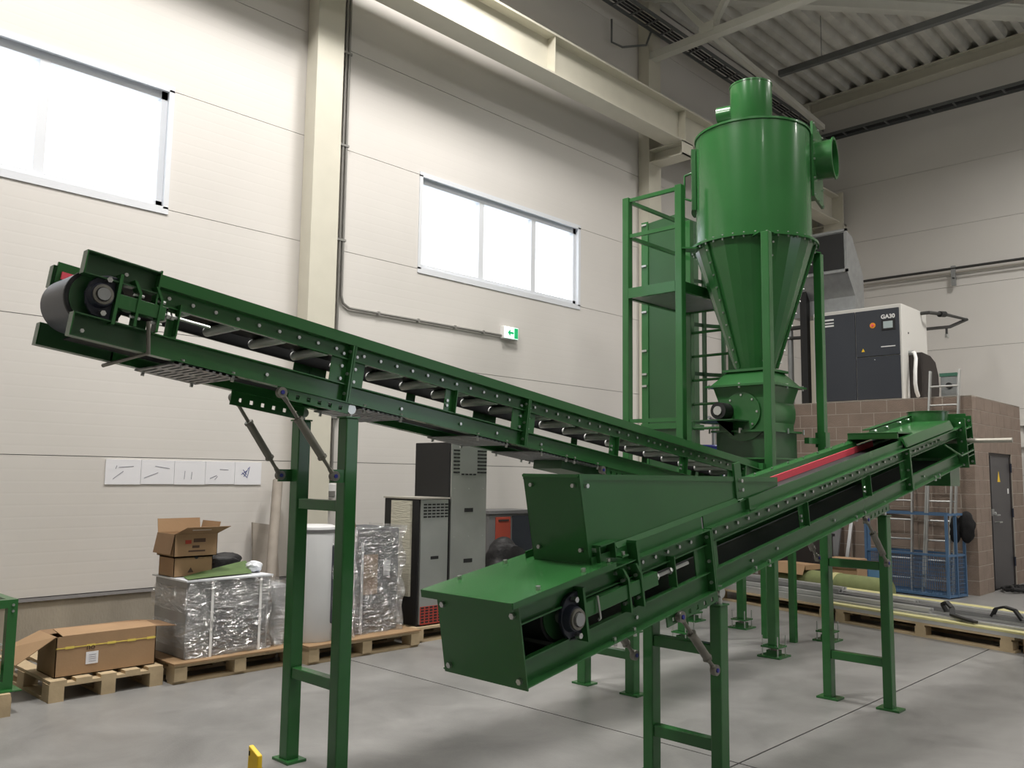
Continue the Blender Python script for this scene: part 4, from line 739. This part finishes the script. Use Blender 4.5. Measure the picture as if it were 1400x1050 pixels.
yp = thing('yellow_strip', 'long pale yellow strip lying behind the metal profiles', 'strip', SF(1.5, 1.1, 0)); MB().box(.2, 2.9, 1.12, 1.26, .0, .19, SF).build('lath', 'wood_dk', yp); MB().box(.2, 2.9, 1.11, 1.27, .19, .22, SF).build('yellow_top', 'pale_yellow', yp)
for lab, a, w in (('black lifting strap lying on the metal profiles, left one', .42, .08), ('black lifting strap arched over the metal profiles, right one', .2, .42)):
    t = thing('lifting_strap', lab, 'strap', SF(a, w, .27), 'black straps on the profile stack')
    if w < .2: pts = [SF(a+.30, w+.14, .26), SF(a+.34, w+.14, .33), SF(a+.29, w+.13, .36), SF(a+.23, w+.12, .31), SF(a+.20, w+.08, .245), SF(a+.06, w+.02, .235), SF(a-.1, w-.02, .222)]
    else: pts = [SF(a+.16, w, .25), SF(a+.12, w, .33), SF(a+.03, w, .36), SF(a-.07, w, .34), SF(a-.14, w, .25)]
    m = MB()
    for p, q in zip(pts[:-1], pts[1:]): m.bar(p, q, .055, .022)
    m.build('webbing', 'black', t)
pe = thing('stacked_timber', 'grey weathered timber ends at the right frame edge on the floor', 'timber', (8.75, 2.15, 0))
for k in range(3): MB().box(-.95, -.33, -.32, -.08, .07*k, .07*k+.062, SF).build('beam', 'wood_dk', pe)
# things behind the stack
gr = thing('olive_roll', 'olive green wrapped roll lying behind the metal profiles', 'roll', (11.0, 5.1, 0)); MB().cyl(SF(2.3, 1.5, .18), SF(4.0, 1.5, .18), .18, n=24).build('roll', 'olive', gr, smooth=40); MB().ring(SF(3.0, 1.5, .18), SF(3.08, 1.5, .18), .185, .16, 24).build('band', 'pale_yellow', gr)
cbx = thing('flat_carton', 'flattened brown carton resting on the olive roll', 'box', SF(3.75, 1.5, .36)); MB().box(3.45, 4.05, 1.36, 1.66, .362, .43, SF).build('body', 'card', cbx); MB().hull8([SF(3.42, 1.26, .30), SF(4.0, 1.26, .30), SF(4.05, 1.36, .43), SF(3.45, 1.36, .43)], [SF(3.42, 1.255, .304), SF(4.0, 1.255, .304), SF(4.05, 1.355, .434), SF(3.45, 1.355, .434)]).build('flap', 'card', cbx)
cb2 = thing('brown_carton', 'brown carton standing between conveyor legs before block wall', 'box', (12.2, 5.15, 0)); MB().box(12.05, 12.4, 4.95, 5.4, 0, .5).build('body', 'card', cb2); MB().hull8([(12.0, 4.93, .50), (12.05, 4.95, .36), (12.05, 5.4, .36), (12.0, 5.38, .50)], [(11.99, 4.93, .50), (12.04, 4.95, .36), (12.04, 5.4, .36), (11.99, 5.38, .50)]).build('flap', 'card_dk', cb2)
dc = thing('dark_crate', 'dark low crate behind the profiles under the feed conveyor', 'crate', (11.9, 6.5, 0)); MB().box(12.2, 12.9, 5.65, 6.3, .05, .75).build('body', 'brown_black', dc, bevel=.01); MB().box(12.18, 12.92, 5.63, 6.32, .75, .79).build('lid', 'black', dc)
for x, y in ((12.22, 5.67), (12.84, 5.67), (12.22, 6.24), (12.84, 6.24)): MB().box(x, x+.05, y, y+.05, 0, .05).build('foot', 'black', dc)
vp = thing('leaning_panels', 'dark boards standing upright against the block wall left of the cage', 'boards', (13.3, 5.95, 0))
for k, (y, m, h) in enumerate(((5.55, 'ali', .95), (5.72, 'grey_cab', 1.0), (5.9, 'brown_black', 1.1), (6.12, 'door_grey', 1.0))): MB().hull8([(13.05, y, 0), (13.09, y, 0), (13.09, y+(.05 if k == 0 else .15), 0), (13.05, y+(.05 if k == 0 else .15), 0)], [(13.40, y, h), (13.44, y, h), (13.44, y+(.05 if k == 0 else .15), h), (13.40, y+(.05 if k == 0 else .15), h)]).build('board', m, vp)
ch = thing('cable_heap', 'dark heap of cable on the floor before the grey door', 'cable', (14.9, 3.5, 0)); pts = []
for k in range(70): a = k*.55; r = .18+.16*math.sin(k*.37); pts.append((14.5+1.1*r*math.cos(a), 3.58+r*math.sin(a)*.55, .03+.03*abs(math.sin(k*1.3))))
MB().tube(pts, .022, 6).build('coil', 'black', ch, smooth=40)
mf = thing('machine_foot', 'dark machine foot at the right frame edge near the door', 'machine', (14.6, 3.25, 0)); q = MB(); q.box(14.5, 14.8, 3.08, 3.32, 0, .33); q.build('column', 'black', mf, bevel=.02); MB().box(14.4, 14.95, 2.95, 3.42, .33, .37).build('table', 'pipe_dark', mf); MB().cyl((14.65, 3.15, .37), (14.65, 3.15, .62), .06, n=14).build('post', 'black', mf)
# blue barrels on a stand behind the cyclone
DS = thing('barrel_stand', 'grey steel stand carrying blue barrels behind the cyclone', 'stand', (11.6, 6.75, 0)); MB().box(10.75, 12.45, 6.4, 7.1, 1.12, 1.18).build('top', 'pipe_dark', DS)
for x in (10.8, 11.6, 12.36):
    for y in (6.43, 7.03): MB().box(x, x+.05, y, y+.05, 0, 1.12).build('leg', 'pipe_dark', DS)
for lab, x in (('blue steel barrel with two hoses behind the cyclone, left one', 11.15), ('blue steel barrel behind the rotary valve, right one', 12.07)):
    t = thing('blue_barrel', lab, 'barrel', (x, 6.76, 1.18), 'blue barrels on the stand'); MB().lathe((x, 6.76, 1.18), [(0, 0), (.29, 0), (.30, .02), (.29, .04), (.29, .29), (.303, .31), (.29, .33), (.29, .59), (.303, .61), (.29, .63), (.29, .86), (.30, .88), (.29, .90), (.27, .885), (0, .885)], 32).build('body', 'blue_drum', t, smooth=40)
    MB().cyl((x+.12, 6.7, 2.06), (x+.12, 6.7, 2.09), .035, n=12).build('bung', 'zinc', t)
    if x < 11.5:
        for dx in (-.07, .12): MB().tube([(x+dx, 6.6, 2.0), (x+dx, 6.6, 2.32), (x+dx, 6.6, 2.45), (x+dx-.12, 6.6, 2.48)], [.022, .026, .022, .022], 8).build('hose', 'galv', t, smooth=40)
# ================================================================== GOODS ALONG THE LEFT WALL
def pallet(lab, x0, x1, y0, y1, along='Y', ply=False, group='wooden pallets along the left wall'):
    t = thing('wooden_pallet', lab, 'pallet', ((x0+x1)/2, (y0+y1)/2, 0), group)
    bx = [x0+.05, (x0+x1)/2, x1-.05]; by = [y0+.07, (y0+y1)/2, y1-.07]
    for x in bx:
        for y in by: MB().box(x-.05, x+.05, y-.07, y+.07, .022, .10).build('block', 'wood', t)
    if along == 'Y':
        for x in bx: MB().box(x-.05, x+.05, y0, y1, 0, .022).build('bottom_board', 'wood', t)
        for y in by: MB().box(x0, x1, y-.07, y+.07, .10, .122).build('stringer', 'wood', t)
        for k in range(5): x = x0+.06+(x1-x0-.12)*k/4; MB().box(x-.055, x+.055, y0, y1, .122, .144).build('deck_board', 'wood', t)
    else:
        for y in by: MB().box(x0, x1, y-.05, y+.05, 0, .022).build('bottom_board', 'wood', t)
        for x in bx: MB().box(x-.05, x+.05, y0, y1, .10, .122).build('stringer', 'wood', t)
        for k in range(5): y = y0+.06+(y1-y0-.12)*k/4; MB().box(x0, x1, y-.055, y+.055, .122, .144).build('deck_board', 'wood', t)
    if ply: MB().box(x0-.01, x1+.01, y0-.01, y1+.01, .144, .156).build('plywood_sheet', 'ply', t)
    return t
pallet('wooden pallet under the long brown carton', 2.21, 3.01, 6.52, 7.72); pallet('plywood topped wooden pallet under the film-wrapped crate', 3.06, 4.14, 6.44, 7.3, 'X', True)
pallet('wooden pallet under the white tank and black wrapped box', 4.17, 5.37, 6.34, 7.2, 'X', True); pallet('wooden pallet under the two silver cabinets', 5.42, 6.55, 6.46, 7.26, 'X'); pallet('wooden pallet under green machine frame at left edge', 1.10, 1.93, 6.36, 7.4)
# green machine frame, left frame edge
gm = thing('green_machine_frame', 'green machine frame with round drum at the left picture edge', 'machine', (1.6, 6.9, .144))
for x in (1.16, 1.90):
    for y in (6.46, 7.1): MB().box(x, x+.06, y, y+.06, .15, .735).build('post', 'green', gm)
for z in (.15, .68):
    for y in (6.46, 7.1): MB().box(1.22, 1.90, y, y+.055, z, z+.055).build('rail', 'green', gm)
    for x in (1.16, 1.90): MB().box(x, x+.055, 6.52, 7.1, z, z+.055).build('rail', 'green', gm)
MB().box(1.10, 2.0, 6.40, 7.2, .144, .152).build('base_sheet', 'green', gm); MB().cyl((1.5, 6.52, .43), (1.5, 7.08, .43), .22, n=32).build('drum', 'green', gm, smooth=40); MB().cyl((1.5, 6.46, .43), (1.5, 6.52, .43), .05, n=16).build('hub', 'green_dk', gm)
q = MB()
for x, z in ((1.93, .70), (1.93, .66), (1.87, .45), (1.87, .35)): q.cyl((x, 6.46, z), (x, 6.448, z), .009, n=6)
q.build('bolts', 'zinc', gm, kind='stuff')
# long carton
LC = thing('long_carton', 'long brown carton with open end flap and yellow tape', 'box', (2.62, 6.78, .144)); x0, x1, y0, y1, z0, z1 = 2.265, 2.975, 6.60, 6.96, .146, .425
q = MB(); q.box(x0, x1, y0, y0+.006, z0, z1); q.box(x0, x1, y1-.006, y1, z0, z1); q.box(x0, x0+.006, y0, y1, z0, z1); q.box(x1-.006, x1, y0, y1, z0, z1); q.box(x0, x1, y0, y1, z0, z0+.006); q.build('body', 'card', LC)
MB().hull8([(x0+.04, y0, z1), (x1, y0, z1), (x1, y0+.20, z1+.015), (x0+.04, y0+.20, z1+.025)], [(x0+.04, y0, z1+.006), (x1, y0, z1+.006), (x1, y0+.20, z1+.021), (x0+.04, y0+.20, z1+.031)]).build('top_flap', 'card', LC); MB().hull8([(x0, y1-.16, z1-.01), (x1, y1-.16, z1-.01), (x1, y1, z1), (x0, y1, z1)], [(x0, y1-.16, z1-.004), (x1, y1-.16, z1-.004), (x1, y1, z1+.006), (x0, y1, z1+.006)]).build('top_flap', 'card_dk', LC)
MB().hull8([(x0, y0+.01, z1), (x0, y1, z1), (x0-.24, y1+.02, z1-.11), (x0-.24, y0+.05, z1-.17)], [(x0, y0+.01, z1+.005), (x0, y1, z1+.005), (x0-.24, y1+.02, z1-.105), (x0-.24, y0+.05, z1-.165)]).build('end_flap', 'card', LC); MB().hull8([(x1, y0, z1), (x1, y1, z1), (x1+.17, y1, z1-.02), (x1+.17, y0+.03, z1-.02)], [(x1, y0, z1+.005), (x1, y1, z1+.005), (x1+.17, y1, z1-.015), (x1+.17, y0+.03, z1-.015)]).build('end_flap', 'card_dk', LC)
MB().box(x0, x1, y0-.003, y0, .343, .349).build('tape_line', 'tape', LC)
for k in range(5): xx = x0+.06+k*.145; MB().box(xx, xx+.06, y0-.004, y0-.001, .338, .354).build('tape_piece', 'tape', LC)
text('print', 'no', .06, (2.50, y0-.0035, .335), FY, 'print_dk', LC, .001); lbp = MB().box(2.47, 2.555, y0-.003, y0, .215, .30).build('label_sheet', 'paper', LC)
for k in range(4): MB().box(2.49, 2.54, y0-.004, y0-.003, .232+.015*k, .236+.015*k).build('print_line', 'ink', lbp)
# film wrapped crate
def film(parent, x0, x1, y0, y1, z0, z1, amp=.018, n=14):
    m = MB(); vs = []; k = 0
    def wob(p): return Vector(p)+Vector((math.sin(p[2]*23+p[0]*17)*amp, math.sin(p[2]*19+p[0]*29)*amp-.004, 0))
    for (a, b) in (((x0, y0), (x1, y0)), ((x1, y0), (x1, y1)), ((x0, y1), (x0, y0))):
        g = []
        for j in range(n+1):
            for i in range(n+1): t = i/n; g.append(tuple(wob((a[0]+(b[0]-a[0])*t, a[1]+(b[1]-a[1])*t, z0+(z1-z0)*j/n))))
        m.add(g, [(j*(n+1)+i, j*(n+1)+i+1, (j+1)*(n+1)+i+1, (j+1)*(n+1)+i) for j in range(n) for i in range(n)])
    me = bpy.data.meshes.new('stretch_film'); o = wl(parent); me.from_pydata([tuple(Vector(p)-o) for p in m.v], [], m.f); me.materials.append(MATS['film']); me.polygons.foreach_set('use_smooth', [True]*len(me.polygons)); ob = bpy.data.objects.new('stretch_film', me); COL.objects.link(ob); ob.parent = parent; return ob
wc = thing('wrapped_crate', 'grey crate wrapped in clear stretch film with white straps', 'crate', (3.53, 6.8, .156)); MB().box(3.17, 3.88, 6.53, 7.1, .157, .745).build('crate_body', 'crate_grey', wc, bevel=.008); MB().box(3.40, 3.86, 6.524, 6.53, .20, .52).build('dark_window', 'wrap_dark', wc); MB().box(3.15, 3.90, 6.5, 7.12, .745, .757).build('lid_sheet', 'frame_white', wc)
for x in (3.36, 3.78): MB().box(x, x+.02, 6.502, 6.506, .157, .757).build('strap', 'white', wc)
film(wc, 3.16, 3.89, 6.51, 7.11, .158, .745)
wj = thing('film_bundle', 'bundle of crumpled clear film beside the wrapped crate', 'film', (4.02, 6.7, .156)); MB().box(3.94, 4.10, 6.58, 7.0, .157, .66).build('inner_pack', 'crate_grey', wj, bevel=.03); film(wj, 3.915, 4.125, 6.55, 7.02, .158, .70, .03, 10)
def carton(name, lab, x0, x1, y0, y1, z0, z1, grp=None):
    t = thing(name, lab, 'box', ((x0+x1)/2, (y0+y1)/2, z0), grp); q = MB(); e = .005
    q.box(x0, x1, y0, y0+e, z0, z1); q.box(x0, x1, y1-e, y1, z0, z1); q.box(x0, x0+e, y0, y1, z0, z1); q.box(x1-e, x1, y0, y1, z0, z1); q.box(x0, x1, y0, y1, z0, z0+e); q.build('body', 'card', t); return t
t = carton('brown_carton', 'closed brown carton under the open carton on wrapped crate', 3.165, 3.49, 6.77, 7.04, .758, .915); MB().box(3.165, 3.49, 6.77, 7.04, .908, .915).build('lid', 'card', t); MB().cyl((3.35, 6.769, .912), (3.35, 6.772, .912), .018, n=12).build('finger_hole', 'black', t); MB().prism([(3.28, .79), (3.33, .79), (3.305, .83)], 6.768, 6.77, YXZ).build('print_mark', 'print_dk', t)
t = carton('open_carton', 'open brown carton with raised flaps and red print on top', 3.15, 3.515, 6.75, 7.06, .918, 1.10)
def flap(a, b, d, nm='flap', m='card'): a = Vector(a); b = Vector(b); d = Vector(d); n = (b-a).cross(d).normalized()*.004; MB().hull8([a, b, b+d, a+d], [a+n, b+n, b+d+n, a+d+n]).build(nm, m, t)
flap((3.15, 6.75, 1.10), (3.515, 6.75, 1.10), (.05, -.12, .06), m='card_dk'); flap((3.15, 7.06, 1.10), (3.515, 7.06, 1.10), (0, .02, .11)); flap((3.15, 6.75, 1.10), (3.15, 7.06, 1.10), (-.03, 0, -.16), m='card_dk'); flap((3.515, 6.75, 1.10), (3.515, 7.06, 1.10), (.02, 0, .09))
MB().hull8([(3.26, 6.682, 1.131), (3.42, 6.682, 1.131), (3.435, 6.655, 1.147), (3.275, 6.655, 1.147)], [(3.26, 6.68, 1.130), (3.42, 6.68, 1.130), (3.435, 6.653, 1.146), (3.275, 6.653, 1.146)]).build('label', 'paper', t)
for x, z, w, h, m in ((3.24, 1.02, .05, .03, 'print_red'), (3.31, 1.03, .10, .03, 'print_dk'), (3.30, .985, .06, .02, 'print_dk'), (3.27, .955, .14, .012, 'print_dk')): MB().box(x, x+w, 6.747, 6.75, z, z+h).build('print_mark', m, t)
gc = thing('green_cover', 'green fabric cover lying on the wrapped crate under the cartons', 'cover', (3.5, 6.7, .758)); vs = []; n = 12
for j in range(n+1):
    for i in range(n+1): u, v = i/n, j/n; vs.append((3.17+.60*u+.06*v, 6.52+.10*u+.22*v, .764+.085*v*u+.02*u*(1-u)*math.sin(6*v+1)))
MB().add(vs+[(p[0], p[1], p[2]-.004) for p in vs], [(j*(n+1)+i, j*(n+1)+i+1, (j+1)*(n+1)+i+1, (j+1)*(n+1)+i) for j in range(n) for i in range(n)]).build('cloth', 'green_cloth', gc, smooth=60)
def blob(name, lab, cat, c, r, m, seed, sub=3, amp=.25):
    t = thing(name, lab, cat, (c[0], c[1], c[2]-r[2])); b = bmesh.new(); bmesh.ops.create_icosphere(b, subdivisions=sub, radius=1); rnd = random.Random(seed); ph = [(rnd.uniform(2, 7), rnd.uniform(2, 7), rnd.uniform(2, 7), rnd.uniform(0, 6)) for _ in range(5)]
    for v in b.verts:
        n = v.co.copy(); k = 1+sum(math.sin(p[0]*n.x+p[1]*n.y+p[2]*n.z+p[3]) for p in ph)/5*amp; v.co = Vector((n.x*r[0]*k, n.y*r[1]*k, max(n.z*r[2]*k, -r[2]*.98)+r[2]))
    me = bpy.data.meshes.new('body'); b.to_mesh(me); b.free(); me.materials.append(MATS[m]); me.polygons.foreach_set('use_smooth', [True]*len(me.polygons)); me.set_sharp_from_angle(angle=R_(35)); o = bpy.data.objects.new('body', me); COL.objects.link(o); o.parent = t; return t
blob('black_bag', 'black plastic bag lying on the wrapped crate beside the cartons', 'bag', (3.70, 6.98, .835), (.16, .10, .075), 'bag_black', 3); blob('clear_film_wad', 'small wad of clear film at right end of the wrapped crate', 'film', (3.84, 6.72, .805), (.07, .07, .047), 'frame_white', 5)
ft = thing('foam_tube', 'grey foam tube leaning on the wall behind the wrapped crate', 'tube', (4.36, 7.35, 0)); MB().cyl((4.34, 7.32, .02), (4.72, 7.86, 1.52), .05, n=16).build('tube', 'grey_tube', ft, smooth=40); MB().cyl((4.72, 7.86, 1.52), (4.722, 7.862, 1.526), .03, n=12).build('bore', 'brown_black', ft); bd = thing('grey_board', 'grey board standing behind the wrapped crate beside the foam tube', 'board', (4.6, 7.6, 0)); MB().hull8([(4.5, 7.80, 0), (4.8, 7.80, 0), (4.8, 7.83, 0), (4.5, 7.83, 0)], [(4.5, 7.93, 1.1), (4.77, 7.93, 1.06), (4.77, 7.96, 1.06), (4.5, 7.96, 1.1)]).build('board', 'grey_tube', bd); MB().box(4.5, 4.8, 7.79, 7.80, 0, .03).build('edge', 'grey_cab', bd)
# white tank, wrapped
wt = thing('white_tank', 'white cylindrical tank wrapped in film on pallet', 'tank', (4.37, 6.62, .156)); MB().lathe((4.37, 6.62, 0), [(0, .157), (.195, .157), (.20, .17), (.20, 1.10), (.19, 1.13), (.15, 1.145), (0, 1.15)], 40).build('shell', 'white_tank', wt, smooth=40); MB().box(4.42, 4.60, 6.42, 6.60, .30, .98).build('side_panel', 'wrap_dark', wt, bevel=.02); MB().lathe((4.37, 6.62, 0), [(.203, 1.08), (.203, 1.11)], 40).build('rim', 'grey_cab', wt)
film(wt, 4.44, 4.66, 6.40, 6.85, .158, 1.12, .012)
bw = thing('wrapped_black_box', 'black appliance wrapped in clear film beside the white tank', 'box', (4.97, 6.75, .156)); MB().box(4.74, 5.24, 6.52, 7.05, .157, 1.10).build('cabinet', 'wrap_dark', bw, bevel=.01); MB().box(4.82, 4.99, 6.512, 6.52, .50, .86).build('brown_panel', 'card', bw); MB().box(5.06, 5.13, 6.512, 6.52, .66, .80).build('label', 'frame_white', bw); MB().box(4.80, 4.82, 6.50, 6.512, .16, .98).build('corner_post', 'frame_white', bw); MB().prism([(4.72, 1.10), (4.80, 1.10), (4.78, 1.17), (4.74, 1.14)], 6.6, 6.7, YXZ).build('carton_scrap', 'card_dk', bw)
film(bw, 4.70, 5.27, 6.48, 7.08, .158, 1.12, .02)
# silver cabinets
def cabinet(name, lab, x0, x1, z1, y0=6.5, y1=7.06, z0=.146):
    t = thing(name, lab, 'cabinet', ((x0+x1)/2, (y0+y1)/2, z0), 'silver cabinets on the pallet'); MB().box(x0, x1, y0+.02, y1, z0, z1).build('casing', 'black', t, bevel=.008); f = MB(); f.box(x0+.015, x1-.015, y0, y0+.02, z0+.02, z1-.005); f = f.build('front_panel', 'stainless', t)
    w = x1-x0
    def slots(nm, zs, xs, m='black', h=.015, sw=.038):
        s_ = MB()
        for z in zs:
            for x in xs: s_.box(x, x+sw, y0-.006, y0+.001, z, z+h)
        s_.build(nm, m, f, kind='stuff')
    return t, f, slots
t, f, sl = cabinet('silver_cabinet', 'short silver fronted cabinet with foam on its side', 5.475, 5.855, 1.36); sl('vent_slots', [1.18+.03*k for k in range(5)], [5.52+.055*k for k in range(6)]); MB().box(5.50, 5.85, 6.496, 6.5, .16, .33).build('red_vent_plate', 'vent_red', f); sl('vent_slots', [.175+.027*k for k in range(6)], [5.51+.055*k for k in range(6)]); MB().box(5.62, 5.72, 6.495, 6.5, .775, .805).build('hand_slot', 'black', f, bevel=.01)
MB().box(5.45, 5.475, 6.62, 6.92, .42, 1.34).build('foam_pad', 'foam', t); MB().box(5.465, 5.857, 6.49, 7.07, 1.36, 1.375).build('top_sheet', 'pipe_light', t)
t, f, sl = cabinet('silver_cabinet', 'tall silver fronted cabinet with vents, right of the short one', 5.862, 6.385, 1.93); sl('vent_slots', [1.62+.037*k for k in range(7)], [5.90, 5.945, 6.0][:2]+[6.235, 6.28, 6.325]); sl('vent_slots', [1.60], [6.01+.055*k for k in range(4)]); MB().box(6.06, 6.18, 6.495, 6.5, 1.225, 1.265).build('hand_slot', 'black', f, bevel=.012); MB().box(6.06, 6.18, 6.495, 6.5, .715, .755).build('hand_slot', 'black', f, bevel=.012)
q = MB()
for x in (5.92, 6.12, 6.32):
    for z in (1.46, .98): q.cyl((x, 6.5, z), (x, 6.496, z), .007, n=6)
q.build('rivets', 'zinc', f, kind='stuff')
gcb = thing('grey_workshop_cabinet', 'grey workshop cabinet with red drawers by the wall', 'cabinet', (7.85, 7.7, 0)); MB().box(7.45, 8.25, 7.55, 7.97, .0, 1.13).build('body', 'grey_cab', gcb, bevel=.006); MB().box(7.43, 8.27, 7.53, 7.98, 1.13, 1.17).build('top', 'grey_cab', gcb)
for k in range(3): d_ = MB().box(7.56, 7.82, 7.535, 7.55, .80-.3*k, 1.09-.3*k).build('drawer', 'red_drawer', gcb, bevel=.004); MB().box(7.60, 7.78, 7.528, 7.535, 1.04-.3*k, 1.06-.3*k).build('drawer_handle', 'brown_black', d_)
MB().box(7.86, 8.22, 7.54, 7.55, .05, 1.10).build('door', 'dark_grey', gcb)
blob('black_bag', 'large black plastic bag heaped before the grey cabinet', 'bag', (7.42, 7.25, .42), (.30, .22, .42), 'bag_black', 9, 4, .55)
ys = thing('yellow_sign_post', 'yellow plastic post top at the bottom edge of the picture', 'post', (1.76, 3.0, 0)); MB().hull8([(1.745, 2.955, 0), (1.765, 2.955, 0), (1.765, 3.055, 0), (1.745, 3.055, 0)], [(1.745, 2.965, .555), (1.765, 2.965, .555), (1.765, 3.035, .58), (1.745, 3.035, .58)]).build('panel', 'yellow', ys, bevel=.004); MB().box(1.743, 1.745, 3.022, 3.028, .545, .562).build('mark', 'black', ys); MB().box(1.68, 1.84, 2.92, 3.09, 0, .02).build('base', 'yellow', ys)
